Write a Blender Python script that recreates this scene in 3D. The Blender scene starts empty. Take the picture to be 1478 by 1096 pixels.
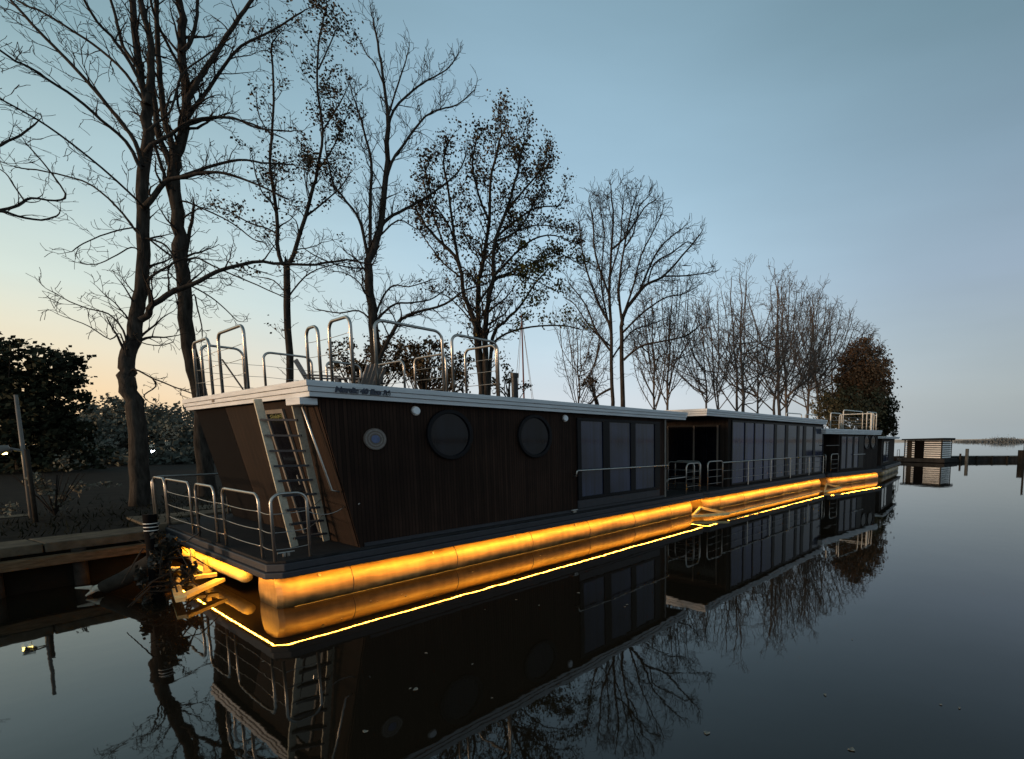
import bpy, math, random
from mathutils import Vector, Matrix, noise
R = math.radians
sc = bpy.context.scene
C = sc.collection
random.seed(7)

# ------------------------------------------------------------------ camera numbers
F = 719.0; CX, CY = 960.0, 709.6; H = 2.3
PIT = -math.atan(73.6 / F)
YAW = R(34.4064)                      # camera azimuth measured from +X (the long axis of the boats) towards +Y
def ray(px, py):
    r = (px - CX) / F; u = -(py - CY) / F
    c, s = math.cos(PIT), math.sin(PIT)
    fw = c - u * s; up = s + u * c
    return Vector((fw * math.cos(YAW) + r * math.sin(YAW), fw * math.sin(YAW) - r * math.cos(YAW), up))
EYE = Vector((0, 0, H))
def at_z(px, py, z):
    q = ray(px, py); return EYE + q * ((z - H) / q.z)
def at_y(px, py, y):
    q = ray(px, py); return EYE + q * (y / q.y)

# ------------------------------------------------------------------ materials
def mat(name):
    m = bpy.data.materials.new(name); m.use_nodes = True
    nt = m.node_tree; b = nt.nodes['Principled BSDF']
    return m, nt, b
def N(nt, kind, **kw):
    n = nt.nodes.new(kind)
    for k, v in kw.items():
        if k in n.inputs: n.inputs[k].default_value = v
        else: setattr(n, k, v)
    return n
def simple(name, col, rough=.6, metal=0.0, var=.25, scale=6., bump=.0, coord='Object', stretch=None, ior=None):
    m, nt, b = mat(name); L = nt.links
    tc = N(nt, 'ShaderNodeTexCoord'); src = tc.outputs[coord]
    if stretch:
        mp = N(nt, 'ShaderNodeMapping'); mp.inputs['Scale'].default_value = stretch
        L.new(src, mp.inputs[0]); src = mp.outputs[0]
    nz = N(nt, 'ShaderNodeTexNoise', Scale=scale, Detail=6.0, Roughness=.6); L.new(src, nz.inputs['Vector'])
    cr = N(nt, 'ShaderNodeValToRGB')
    e = cr.color_ramp.elements
    e[0].position = .3; e[1].position = .75
    e[0].color = [c * (1 - var) for c in col] + [1]; e[1].color = [min(1, c * (1 + var)) for c in col] + [1]
    L.new(nz.outputs['Fac'], cr.inputs[0]); L.new(cr.outputs[0], b.inputs['Base Color'])
    b.inputs['Roughness'].default_value = rough; b.inputs['Metallic'].default_value = metal
    if rough >= .7: b.inputs['Specular IOR Level'].default_value = .06
    if ior: b.inputs['IOR'].default_value = ior
    if bump:
        bp = N(nt, 'ShaderNodeBump', Strength=.6, Distance=bump)
        L.new(nz.outputs['Fac'], bp.inputs['Height']); L.new(bp.outputs[0], b.inputs['Normal'])
    return m
def emit(name, col, s):
    m, nt, b = mat(name)
    b.inputs['Base Color'].default_value = (*[min(1, c) for c in col], 1)
    b.inputs['Emission Color'].default_value = (*col, 1); b.inputs['Emission Strength'].default_value = s
    return m
def cladding(name, col, pitch=.055):
    m, nt, b = mat(name); L = nt.links
    tc = N(nt, 'ShaderNodeTexCoord'); so = N(nt, 'ShaderNodeSeparateXYZ'); sn = N(nt, 'ShaderNodeSeparateXYZ')
    L.new(tc.outputs['Object'], so.inputs[0]); L.new(tc.outputs['Normal'], sn.inputs[0])
    ab = N(nt, 'ShaderNodeMath', operation='ABSOLUTE'); L.new(sn.outputs[0], ab.inputs[0])
    gt = N(nt, 'ShaderNodeMath', operation='GREATER_THAN'); gt.inputs[1].default_value = .5; L.new(ab.outputs[0], gt.inputs[0])
    mx = N(nt, 'ShaderNodeMix'); L.new(gt.outputs[0], mx.inputs[0]); L.new(so.outputs[0], mx.inputs[2]); L.new(so.outputs[1], mx.inputs[3])
    dv = N(nt, 'ShaderNodeMath', operation='DIVIDE'); dv.inputs[1].default_value = pitch; L.new(mx.outputs[0], dv.inputs[0])
    fr = N(nt, 'ShaderNodeMath', operation='FRACT'); L.new(dv.outputs[0], fr.inputs[0])
    fl = N(nt, 'ShaderNodeMath', operation='FLOOR'); L.new(dv.outputs[0], fl.inputs[0])
    wn = N(nt, 'ShaderNodeTexWhiteNoise', noise_dimensions='1D'); L.new(fl.outputs[0], wn.inputs['W'])
    # groove profile
    pp = N(nt, 'ShaderNodeMath', operation='PINGPONG'); pp.inputs[1].default_value = .5; L.new(fr.outputs[0], pp.inputs[0])
    gr = N(nt, 'ShaderNodeMapRange'); gr.inputs[1].default_value = .04; gr.inputs[2].default_value = .13; L.new(pp.outputs[0], gr.inputs[0])
    nz = N(nt, 'ShaderNodeTexNoise', Scale=3.0, Detail=8.0)
    mp = N(nt, 'ShaderNodeMapping'); mp.inputs['Scale'].default_value = (6, 6, .6); L.new(tc.outputs['Object'], mp.inputs[0]); L.new(mp.outputs[0], nz.inputs['Vector'])
    nb = N(nt, 'ShaderNodeTexNoise', Scale=.9, Detail=3.0); L.new(tc.outputs['Object'], nb.inputs['Vector'])
    a1 = N(nt, 'ShaderNodeMath', operation='MULTIPLY_ADD'); a1.inputs[1].default_value = .5; L.new(wn.outputs['Value'], a1.inputs[0]); L.new(nz.outputs['Fac'], a1.inputs[2])
    a2 = N(nt, 'ShaderNodeMath', operation='MULTIPLY'); L.new(a1.outputs[0], a2.inputs[0]); L.new(nb.outputs['Fac'], a2.inputs[1])
    cr = N(nt, 'ShaderNodeValToRGB'); e = cr.color_ramp.elements; e[0].position = .12; e[1].position = .6
    e[0].color = [c * .5 for c in col] + [1]; e[1].color = [c * 1.6 for c in col] + [1]
    L.new(a2.outputs[0], cr.inputs[0])
    mc = N(nt, 'ShaderNodeMix', data_type='RGBA'); mc.inputs[6].default_value = (*[c * .3 for c in col], 1)
    L.new(gr.outputs[0], mc.inputs[0]); L.new(cr.outputs[0], mc.inputs[7]); L.new(mc.outputs[2], b.inputs['Base Color'])
    bp = N(nt, 'ShaderNodeBump', Strength=.4, Distance=.006); L.new(gr.outputs[0], bp.inputs['Height']); L.new(bp.outputs[0], b.inputs['Normal'])
    b.inputs['Roughness'].default_value = .7; b.inputs['Specular IOR Level'].default_value = .12
    return m
def glass(name, col, spec=.5, scale=1.0, rough=.06):
    # dark glazing with a faintly folded curtain behind it
    m, nt, b = mat(name); L = nt.links
    tc = N(nt, 'ShaderNodeTexCoord'); mp = N(nt, 'ShaderNodeMapping'); mp.inputs['Scale'].default_value = (9 * scale, 9 * scale, .25)
    L.new(tc.outputs['Object'], mp.inputs[0])
    nz = N(nt, 'ShaderNodeTexNoise', Scale=1.3, Detail=4.0); L.new(mp.outputs[0], nz.inputs['Vector'])
    nb = N(nt, 'ShaderNodeTexNoise', Scale=1.1, Detail=2.0); L.new(tc.outputs['Object'], nb.inputs['Vector'])
    ml = N(nt, 'ShaderNodeMath', operation='MULTIPLY'); L.new(nz.outputs['Fac'], ml.inputs[0]); L.new(nb.outputs['Fac'], ml.inputs[1])
    cr = N(nt, 'ShaderNodeValToRGB'); e = cr.color_ramp.elements; e[0].position = .12; e[1].position = .42
    e[0].color = [c * .45 for c in col] + [1]; e[1].color = [c * 1.4 for c in col] + [1]
    L.new(ml.outputs[0], cr.inputs[0]); L.new(cr.outputs[0], b.inputs['Base Color'])
    b.inputs['Roughness'].default_value = rough; b.inputs['Specular IOR Level'].default_value = spec
    bp = N(nt, 'ShaderNodeBump', Strength=.15, Distance=.01); L.new(nb.outputs['Fac'], bp.inputs['Height']); L.new(bp.outputs[0], b.inputs['Normal'])
    return m

M = {}
M['clad'] = cladding('brown slat cladding', (.026, .0135, .009))
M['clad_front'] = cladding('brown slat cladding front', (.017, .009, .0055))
M['clad_dark'] = cladding('dark slat cladding', (.024, .017, .014))
M['roofmetal'] = simple('weathered aluminium fascia', (.64, .66, .68), .5, .0, .18, 3, .002, stretch=(.6, .6, 8))
M['soffit'] = simple('dark soffit', (.03, .03, .032), .7, 0, .2)
M['deck'] = simple('dark composite decking', (.030, .028, .028), .8, 0, .35, 14, .002, stretch=(.5, 6, 1))
M['rim'] = simple('dark rubber deck rim', (.028, .028, .034), .55, 0, .25, 9, .002)
M['steel'] = simple('brushed stainless tube', (.42, .40, .37), .32, .85, .15, 20)
M['white_tube'] = simple('white painted tube', (.72, .70, .64), .4, 0, .1, 20)
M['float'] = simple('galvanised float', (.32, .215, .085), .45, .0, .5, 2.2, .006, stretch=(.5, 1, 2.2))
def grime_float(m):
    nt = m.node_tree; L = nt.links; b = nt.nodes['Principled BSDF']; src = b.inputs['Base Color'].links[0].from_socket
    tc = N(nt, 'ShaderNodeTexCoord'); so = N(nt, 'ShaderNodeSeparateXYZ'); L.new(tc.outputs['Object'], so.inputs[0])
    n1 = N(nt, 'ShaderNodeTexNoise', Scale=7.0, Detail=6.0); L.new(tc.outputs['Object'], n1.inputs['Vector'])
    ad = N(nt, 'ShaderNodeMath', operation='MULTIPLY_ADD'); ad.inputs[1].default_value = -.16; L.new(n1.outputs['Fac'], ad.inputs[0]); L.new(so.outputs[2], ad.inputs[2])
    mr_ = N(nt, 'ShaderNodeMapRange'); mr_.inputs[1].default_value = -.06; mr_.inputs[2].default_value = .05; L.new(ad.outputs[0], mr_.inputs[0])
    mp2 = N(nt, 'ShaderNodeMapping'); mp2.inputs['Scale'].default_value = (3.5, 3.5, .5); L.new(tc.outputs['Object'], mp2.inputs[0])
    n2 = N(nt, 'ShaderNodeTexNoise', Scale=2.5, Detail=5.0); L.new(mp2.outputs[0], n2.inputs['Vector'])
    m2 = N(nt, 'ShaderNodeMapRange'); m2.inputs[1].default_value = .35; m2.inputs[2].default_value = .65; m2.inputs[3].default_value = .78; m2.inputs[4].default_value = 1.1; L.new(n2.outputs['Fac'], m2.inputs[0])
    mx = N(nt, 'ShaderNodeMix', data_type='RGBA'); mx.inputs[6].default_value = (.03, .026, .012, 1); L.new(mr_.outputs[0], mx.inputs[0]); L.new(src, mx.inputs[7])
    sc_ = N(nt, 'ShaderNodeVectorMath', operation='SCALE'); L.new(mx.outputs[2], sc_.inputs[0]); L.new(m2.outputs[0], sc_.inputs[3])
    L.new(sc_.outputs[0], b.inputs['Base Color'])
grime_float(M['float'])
M['led'] = emit('amber light strip', (1.0, .41, .036), 125.0)
M['black'] = simple('black rubber', (.012, .012, .014), .5, 0, .2)
M['frame'] = simple('black window frame', (.007, .007, .009), .4, 0, .2)
M['frame'].node_tree.nodes['Principled BSDF'].inputs['Specular IOR Level'].default_value = .12
M['pane'] = glass('curtained window glass', (.020, .029, .064), .42)  # curtain tone, with the blue of reflected sky put in
M['pane_blue'] = glass('window glass with sky tint', (.022, .030, .085), .42, .6)  # blue of the reflected sky painted into the base colour
M['pane_dark'] = glass('dark glass', (.005, .005, .008), .16, rough=.12)
M['port_glass'] = glass('round window glass', (.007, .008, .013), .22, .7, rough=.05)
M['near_black'] = simple('near black matte', (.004, .003, .003), .95, 0, .3); M['near_black'].node_tree.nodes['Principled BSDF'].inputs['Specular IOR Level'].default_value = .1
M['grey_trim'] = simple('grey trim', (.16, .14, .12), .5, 0, .2)
M['alu'] = simple('aluminium ladder', (.62, .58, .46), .38, .25, .2, 30)
M['wood_lit'] = simple('amber lit wood', (.75, .62, .30), .6, 0, .2, 12)  # yellow of the amber strip light is put into this base colour
M['white'] = simple('white paint', (.75, .74, .70), .5, 0, .1)
M['lampglass'] = simple('frosted lamp glass', (.8, .82, .85), .3, 0, .05)
M['emblem'] = simple('weathered brown emblem', (.14, .11, .09), .6, 0, .3, 40)
M['emblem_ring'] = simple('pale emblem ring', (.22, .19, .17), .6, 0, .3, 30)
M['emblem_blue'] = simple('blue emblem centre', (.10, .13, .24), .5, 0, .3, 20)
M['letter'] = simple('dark lettering', (.045, .05, .075), .6, 0, .1)
M['bark'] = simple('grey bark', (.048, .040, .033), .9, 0, .6, 14, .035, stretch=(1, 1, .22))
M['bark_far'] = simple('far bark', (.10, .085, .075), .9, 0, .3, 9)  # lighter than near bark: distance haze is mixed into the colour
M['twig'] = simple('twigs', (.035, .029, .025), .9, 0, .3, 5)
M['twig_far'] = simple('far twigs', (.11, .10, .095), .9, 0, .3, 5)  # twig colour paled to carry the haze of distance
M['leaf'] = simple('late autumn leaves', (.085, .062, .036), .8, 0, .6, 3)
M['leaf_olive'] = simple('olive leaves', (.13, .105, .03), .8, 0, .5, 3)
M['leaf_dark'] = simple('dark evergreen leaves', (.032, .034, .020), .8, 0, .5, 2)
M['leaf_rust'] = simple('rust leaves', (.20, .115, .065), .8, 0, .5, 1.5)
M['leaf_green'] = simple('grey green leaves', (.11, .10, .06), .8, 0, .5, 1.5)
M['leaf_far'] = simple('hazy wood', (.11, .115, .095), .9, 0, .4, .6)  # grey-green lightened, aerial haze is part of the colour
M['leaf_pale'] = simple('pale leaves', (.16, .145, .11), .7, 0, .5, 9)
M['leaf_wet'] = simple('wet dark weed', (.03, .026, .018), .5, 0, .5, 9)
M['stone'] = simple('worn concrete capping', (.12, .095, .065), .85, 0, .45, 5, .012)
M['quaywood'] = simple('weathered quay timber', (.16, .10, .055), .8, 0, .45, 6, .01, stretch=(1, 1, 6))
M['pile'] = simple('dark wet timber', (.04, .032, .025), .7, 0, .4, 8, .01)
M['soil'] = simple('dark bank soil', (.012, .010, .007), .95, 0, .5, 1.6, .05, coord='Object')
M['grass'] = simple('dim grass', (.010, .011, .005), .95, 0, .5, 3)
M['haze'] = simple('hazy far shore', (.26, .29, .31), .95, 0, .12, .05)  # no volume: haze is painted into the shore colour
M['haze2'] = simple('hazy far wood', (.17, .19, .20), .95, 0, .2, .05)  # same painted haze, a darker tone for the trees
M['jetty'] = simple('dark jetty', (.035, .033, .032), .8, 0, .4, 3, .01)
M['jetty_top'] = simple('grey jetty top', (.12, .12, .11), .8, 0, .3, 3)
M['slat'] = simple('white slats', (.93, .88, .84), .55, 0, .12, 6)
M['red'] = simple('reddish mast paint', (.17, .05, .035), .5, 0, .2)
M['hull'] = simple('off white hull', (.5, .5, .48), .4, 0, .1)
M['palewood'] = simple('pale sawn wood', (.6, .52, .40), .8, 0, .3, 20)
M['float_leaf'] = simple('floating leaves', (.20, .18, .14), .6, 0, .5, 15)
M['tile'] = simple('dull roof covering', (.05, .05, .05), .8, 0, .3, 3)
M['bulb_warm'] = emit('warm street bulb', (1.0, .76, .20), 14.0)
M['bulb_cold'] = emit('cold lamp', (.85, .92, 1.0), 60.0)

def water_mat():
    m, nt, b = mat('still dark water'); L = nt.links
    tc = N(nt, 'ShaderNodeTexCoord')
    n1 = N(nt, 'ShaderNodeTexNoise', Scale=1.1, Detail=3.0); L.new(tc.outputs['Object'], n1.inputs['Vector'])
    n2 = N(nt, 'ShaderNodeTexNoise', Scale=9.0, Detail=2.0); L.new(tc.outputs['Object'], n2.inputs['Vector'])
    ad = N(nt, 'ShaderNodeMath', operation='MULTIPLY_ADD'); ad.inputs[1].default_value = .07
    L.new(n2.outputs['Fac'], ad.inputs[0]); L.new(n1.outputs['Fac'], ad.inputs[2])
    bp = N(nt, 'ShaderNodeBump', Strength=.22, Distance=.010); L.new(ad.outputs[0], bp.inputs['Height']); L.new(bp.outputs[0], b.inputs['Normal'])
    b.inputs['Base Color'].default_value = (.014, .010, .006, 1)
    b.inputs['Roughness'].default_value = .02; b.inputs['IOR'].default_value = 1.45
    return m
M['water'] = water_mat()

# ------------------------------------------------------------------ mesh helpers
class MB:
    def __init__(s): s.v = []; s.f = []
    def add(s, vs, fs):
        k = len(s.v); s.v += [tuple(p) for p in vs]; s.f += [tuple(i + k for i in f) for f in fs]; return s
    def box(s, a, b):
        x0, y0, z0 = a; x1, y1, z1 = b
        return s.add([(x0,y0,z0),(x1,y0,z0),(x1,y1,z0),(x0,y1,z0),(x0,y0,z1),(x1,y0,z1),(x1,y1,z1),(x0,y1,z1)],
                     [(0,3,2,1),(4,5,6,7),(0,1,5,4),(1,2,6,5),(2,3,7,6),(3,0,4,7)])
    def prism(s, poly, axis, a, b):
        # poly of 2-D points extruded along an axis between a and b
        def P(p, t):
            if axis == 'y': return (p[0], t, p[1])
            if axis == 'x': return (t, p[0], p[1])
            return (p[0], p[1], t)
        n = len(poly)
        vs = [P(p, a) for p in poly] + [P(p, b) for p in poly]
        fs = [tuple(range(n))[::-1], tuple(range(n, 2 * n))] + [(i, (i + 1) % n, n + (i + 1) % n, n + i) for i in range(n)]
        return s.add(vs, fs)
    def tube(s, pts, r, n=8, r2=None):
        pts = [Vector(p) for p in pts]; m = len(pts); k = len(s.v); up = None
        for i, p in enumerate(pts):
            t = (pts[min(i + 1, m - 1)] - pts[max(i - 1, 0)]).normalized()
            if up is None:
                up = t.orthogonal().normalized()
            up = (up - t * up.dot(t)).normalized(); w = t.cross(up)
            rr = r if r2 is None else r + (r2 - r) * i / (m - 1)
            for j in range(n):
                a = 2 * math.pi * j / n
                s.v.append(tuple(p + (up * math.cos(a) + w * math.sin(a)) * rr))
        for i in range(m - 1):
            for j in range(n):
                s.f.append((k + i*n + j, k + i*n + (j+1) % n, k + (i+1)*n + (j+1) % n, k + (i+1)*n + j))
        s.f.append(tuple(k + j for j in range(n))[::-1]); s.f.append(tuple(k + (m-1)*n + j for j in range(n)))
        return s
    def beam(s, a, b, w, h, up=(0, 0, 1)):
        a = Vector(a); b = Vector(b); t = (b - a).normalized(); u = Vector(up); sd = t.cross(u).normalized() * w / 2; u = sd.cross(t).normalized() * h / 2
        vs = [a - sd - u, a + sd - u, a + sd + u, a - sd + u, b - sd - u, b + sd - u, b + sd + u, b - sd + u]
        return s.add(vs, [(0,1,2,3),(7,6,5,4),(0,4,5,1),(1,5,6,2),(2,6,7,3),(3,7,4,0)])
    def disc_y(s, c, r, y0, y1, n=32, rin=0):
        cx, cz = c
        if rin <= 0:
            return s.prism([(cx + r*math.cos(2*math.pi*i/n), cz + r*math.sin(2*math.pi*i/n)) for i in range(n)], 'y', y0, y1)
        vs = []
        for y in (y0, y1):
            for rr in (r, rin):
                vs += [(cx + rr*math.cos(2*math.pi*i/n), y, cz + rr*math.sin(2*math.pi*i/n)) for i in range(n)]
        fs = []
        for i in range(n):
            j = (i + 1) % n
            fs += [(i, j, n+j, n+i), (2*n+i, 3*n+i, 3*n+j, 2*n+j), (i, 2*n+i, 2*n+j, j), (n+i, n+j, 3*n+j, 3*n+i)]
        return s.add(vs, fs)
    def build(s, name, m, parent=None, smooth=False, bevel=0):
        me = bpy.data.meshes.new(name); me.from_pydata(s.v, [], s.f); me.validate(); me.update()
        ms = m if isinstance(m, (list, tuple)) else [m]
        for x in ms: me.materials.append(x)
        o = bpy.data.objects.new(name, me); C.objects.link(o)
        if smooth:
            for p in me.polygons: p.use_smooth = True
        if bevel:
            bv = o.modifiers.new('bevel', 'BEVEL'); bv.width = bevel; bv.segments = 2; bv.limit_method = 'ANGLE'
        if parent: o.parent = parent
        return o
def tag(o, label=None, cat=None, group=None, kind=None):
    if label: o['label'] = label
    if cat: o['category'] = cat
    if group: o['group'] = group
    if kind: o['kind'] = kind
    return o
def empty(name, loc, rz=0, **kw):
    o = bpy.data.objects.new(name, None); C.objects.link(o); o.location = loc; o.rotation_euler = (0, 0, rz); o.empty_display_size = .2
    return tag(o, **kw)
def struct(name, mb, m): return tag(mb.build(name, m), kind='structure')

def arc_hoop(p0, p1, zt, rc=.13):
    # inverted U with rounded shoulders
    p0 = Vector(p0); p1 = Vector(p1); d = (p1 - p0); d.z = 0; L = d.length; d.normalize()
    rc = min(rc, L * .48); pts = [p0, Vector((p0.x, p0.y, zt - rc))]
    for i in range(1, 7):
        a = math.pi / 2 * i / 6
        pts.append(Vector((p0.x, p0.y, zt - rc)) + d * rc * (1 - math.cos(a)) + Vector((0, 0, rc * math.sin(a))))
    for i in range(0, 7):
        a = math.pi / 2 * i / 6
        pts.append(Vector((p1.x, p1.y, zt)) - d * rc * (1 - math.sin(a)) - Vector((0, 0, rc * (1 - math.cos(a)))))
    pts.append(p1); return pts
def hoop(root, p0, p1, zt, r=.02, m=None, rails=(), name='railing_hoop', rc=.13):
    o = MB().tube(arc_hoop(p0, p1, zt, rc), r, 8).build(name, m or M['steel'], root, smooth=True)
    for z in rails:
        cable(o, (p0[0], p0[1], z), (p1[0], p1[1], z), .0)
    return o
def cable(root, a, b, sag=.03, r=.006, name='railing_cable'):
    a = Vector(a); b = Vector(b); pts = []
    for i in range(9):
        t = i / 8; p = a.lerp(b, t); p.z -= sag * 4 * t * (1 - t); pts.append(p)
    return MB().tube(pts, r, 6).build(name, M['steel'], root, smooth=True)

# ------------------------------------------------------------------ houseboat parts (local: x along the boat, y away from the water)
def deck(root, L, W, z0=.45, z1=.69):
    c = .16
    def outline(g): return [(c - g, -g), (L + g, -g), (L + g, W + g), (-g, W + g), (-g, c - g)]
    o = MB().prism(outline(-.03), 'z', z1 - .035, z1).build('deck', M['deck'], root, bevel=.006)
    MB().prism(outline(0), 'z', z0 + .10, z1 - .037).build('deck_edge', M['rim'], root, bevel=.012)
    MB().prism(outline(.035), 'z', z0 + .012, z0 + .098).build('rubbing_strip', M['rim'], root, bevel=.014)
    return o
def pontoon(root, x0, x1, y0, w, name='pontoon', top=.46, seam=1.72):
    # round-shouldered float: a ring of profile points swept along x with closed rounded ends
    prof = [(.30, top), (.17, top - .025), (.075, top - .10), (.012, top - .21), (-.004, top - .30), (.012, top - .38), (.045, .0), (.15, -.14), (.4, -.22)]
    prof = prof + [(w - p[0], p[1]) for p in prof[::-1]]
    n = len(prof); mb = MB(); xs = []
    ends = [(-.0, .72), (.05, .86), (.14, .96), (.26, 1.0)]
    for dx, s in ends: xs.append((x0 + dx, s))
    x = x0 + .9
    while x < x1 - .5:
        xs += [(x - .02, 1.0), (x - .004, 1.012), (x + .004, 1.012), (x + .02, 1.0)]; x += seam
    for dx, s in ends[::-1]: xs.append((x1 - dx, s))
    vs = []; fs = []
    cy, cz = w / 2, 0
    for xx, s in xs:
        for p in prof: vs.append((xx, y0 + cy + (p[0] - cy) * s, p[1] if s > 1.001 or True else p[1]))
    for i in range(len(xs) - 1):
        for j in range(n):
            a = i * n + j; b = i * n + (j + 1) % n
            fs.append((a, b, b + n, a + n))
    fs.append(tuple(range(n))); fs.append(tuple(range((len(xs) - 1) * n, len(xs) * n))[::-1])
    mb.add(vs, fs); o = mb.build(name, M['float'], root)
    for i, p in enumerate(o.data.polygons): p.use_smooth = True
    md = o.modifiers.new('edges', 'EDGE_SPLIT'); md.split_angle = R(22)
    # seams and bolts
    x = x0 + .9
    while x < x1 - .5:
        pts = [(x + .03 * math.sin((p[1]) * 3), y0 + p[0] - .004, p[1]) for p in prof[:7]]
        MB().tube(pts, .006, 5).build('seam', M['rim'], o); x += seam
    x = x0 + .5
    while x < x1 - .3:
        b = MB().tube([(x, y0 + .10, .36), (x, y0 + .06, .385)], .022, 8); b.build('bolt', M['steel'], o); x += seam
    w_ = MB().tube([(x0 + .16, y0 + .030, .006), (x1 - .16, y0 + .030, .006)], .010, 6).build('bright_waterline', M['float'], o)  # added thin tube standing for the bright line at the water contact
    return o
def led(root, L, W, front=True, x0=.14, z=.4600, m=None):
    # a flat strip facing down just behind the rubbing strip, under the deck edge
    mb = MB()
    def strip(a, b, c, d): mb.add([(*a, z), (*b, z), (*c, z), (*d, z)], [(0, 3, 2, 1)])
    strip((x0, .004), (L - .05, .004), (L - .05, .034), (x0, .034))
    if front:
        strip((.006, x0), (.028, x0), (.028, W * .80), (.006, W * .80)); strip((.006, x0), (x0, .006), (x0, .037), (.037, x0))
    o = mb.build('light_strip', m or M['led'], root)
    return o
def roof(root, x0, x1, W, z0, z1, y0=0.0):
    dz = z1 - z0
    o = MB().box((x0 + .03, y0 + .03, z0 + .02), (x1 - .03, W - .03, z1 - .015)).build('roof', M['soffit'], root)
    f = MB()
    # fascia in three stepped bands around the slab
    for k, (a, b, g) in enumerate(((0, .30, .0), (.32, .62, .022), (.64, 1.0, .04))):
        za, zb = z0 + dz * a, z0 + dz * b
        f.box((x0 - g, y0 - g, za), (x1 + g, y0 + .028, zb)); f.box((x0 - g, W - .028, za), (x1 + g, W + g, zb))
        f.box((x0 - g, y0 + .0285, za), (x0 + .028, W - .0285, zb)); f.box((x1 - .028, y0 + .0285, za), (x1 + g, W - .0285, zb))
    f.build('fascia', M['roofmetal'], root, bevel=.006)
    return o
def cabin(root, xt, xb, x1, y0, y1, z0, z1, m):
    return MB().prism([(xb, z0), (x1, z0), (x1, z1), (xt, z1)], 'y', y0, y1).build('wall', m, root)
def window_row(root, panes, y, z0, z1, mats, x0=None, x1=None, name='window', fr=.05):
    x0 = panes[0][0] - fr if x0 is None else x0; x1 = panes[-1][1] + fr if x1 is None else x1
    fm = MB(); xs = [x0] + [v for p in panes for v in p] + [x1]
    fm.box((x0, y - .045, z1), (x1, y - .002, z1 + fr)); fm.box((x0, y - .045, z0 - fr), (x1, y - .002, z0))
    for a, b in zip(xs[0::2], xs[1::2]):
        if b - a > .004: fm.box((a, y - .043, z0 + .0005), (b, y - .002, z1 - .0005))
    f = fm.build(name, M['frame'], root, bevel=.004)
    for i, (a, b) in enumerate(panes):
        MB().box((a - .002, y - .018, z0 - .002), (b + .002, y - .006, z1 + .002)).build('pane', mats[i % len(mats)], f)
    return f
def porthole(root, x, z, r, y):
    f = MB().disc_y((x, z), r, y - .06, y - .002, 48, r * .84).build('round_window', M['frame'], root, smooth=False, bevel=.01)
    MB().disc_y((x, z), r * .85, y - .028, y - .01, 48).build('pane', M['port_glass'], f)
    return f

# ================================================================== HOUSEBOAT 1
OX, OY = 2.35, 7.89
b1 = empty('houseboat', (OX, OY, 0), 0,
           label='nearest brown slatted houseboat with two round windows, ladder and rooftop railings, amber strip lit floats', cat='houseboat')
L1, W1 = 11.32, 6.3
deck(b1, L1, W1)
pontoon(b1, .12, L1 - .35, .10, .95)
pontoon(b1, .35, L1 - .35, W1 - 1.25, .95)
led(b1, L1, W1)
roof(b1, .59, 10.26, 5.9, 2.90, 3.12)
cabin(b1, .72, 1.16, 9.30, .11, 5.75, .69, 2.90, M['clad'])
# raked front cladding, a thin skin a few mm proud
def fx(z): return .72 + (2.90 - z) * .44 / 2.21        # x of the raked front wall at height z
def front_panel(name, y0, y1, z0, z1, out, m, t=.012, parent=None):
    return MB().prism([(fx(z0) - out, z0), (fx(z0) - out + t, z0), (fx(z1) - out + t, z1), (fx(z1) - out, z1)], 'y', y0, y1).build(name, m, parent or b1)
front_panel('front_cladding', .13, 3.95, .70, 2.895, .016, M['clad_front'])
front_panel('dark_front_end', 3.96, 5.74, .70, 2.895, .018, M['near_black'])  # far end of the front wall in a near-black matte colour
# narrow front door
d1 = front_panel('front_door', 1.36, 1.98, .74, 2.72, .030, M['pane_dark'])
for a, b in ((1.30, 1.36), (1.98, 2.04)): front_panel('door_frame', a, b, .71, 2.78, .05, M['grey_trim'], .03, d1)
front_panel('door_frame', 1.3605, 1.9795, 2.72, 2.78, .05, M['grey_trim'], .03, d1)
MB().tube([(fx(1.75) - .07, 1.44, 1.75), (fx(1.60) - .07, 1.44, 1.60)], .012).build('handle', M['steel'], d1)
# cladding trims
MB().box((9.28, .08, .70), (9.34, .108, 2.89)).build('corner_trim', M['grey_trim'], b1)
MB().box((1.22, .085, .695), (9.27, .109, .75)).build('skirting', M['rim'], b1)
# side windows
w = window_row(b1, [(5.92, 6.66), (6.90, 7.72), (7.92, 8.78)], .11, 1.02, 2.74, [M['pane']], x0=5.80, x1=9.02, fr=.07)
MB().box((5.80, .08, .76), (9.02, .107, .94)).build('sill_panel', M['rim'], b1)
porthole(b1, 5.06 - OX, 2.40, .43, .11); porthole(b1, 6.94 - OX, 2.385, .44, .11)
for xx in (2.12, 5.45):
    l = MB().disc_y((xx, 2.78), .062, .05, .108, 24).build('wall_lamp', M['lampglass'], b1, bevel=.012)
    MB().disc_y((xx, 2.78), .074, .085, .109, 24, .06).build('lamp_ring', M['steel'], l)
em = MB().disc_y((1.46, 2.32), .165, .075, .108, 40).build('emblem', M['emblem'], b1, bevel=.005)
MB().disc_y((1.46, 2.32), .150, .071, .0745, 40, .128).build('ring', M['emblem_ring'], em)
MB().disc_y((1.46, 2.32), .105, .071, .0745, 40, .088).build('ring', M['emblem_ring'], em)
MB().disc_y((1.46, 2.32), .062, .069, .0745, 32).build('centre', M['emblem_blue'], em)
# hand rail over the windows
hr = MB().tube([(5.70, .11, 1.50), (5.70, .03, 1.50), (5.70, -.0, 1.62), (5.74, .0, 1.63), (9.34, .0, 1.60), (9.38, .02, 1.60), (9.38, .11, 1.46)], .02).build('hand_rail', M['steel'], b1, smooth=True)
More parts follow.
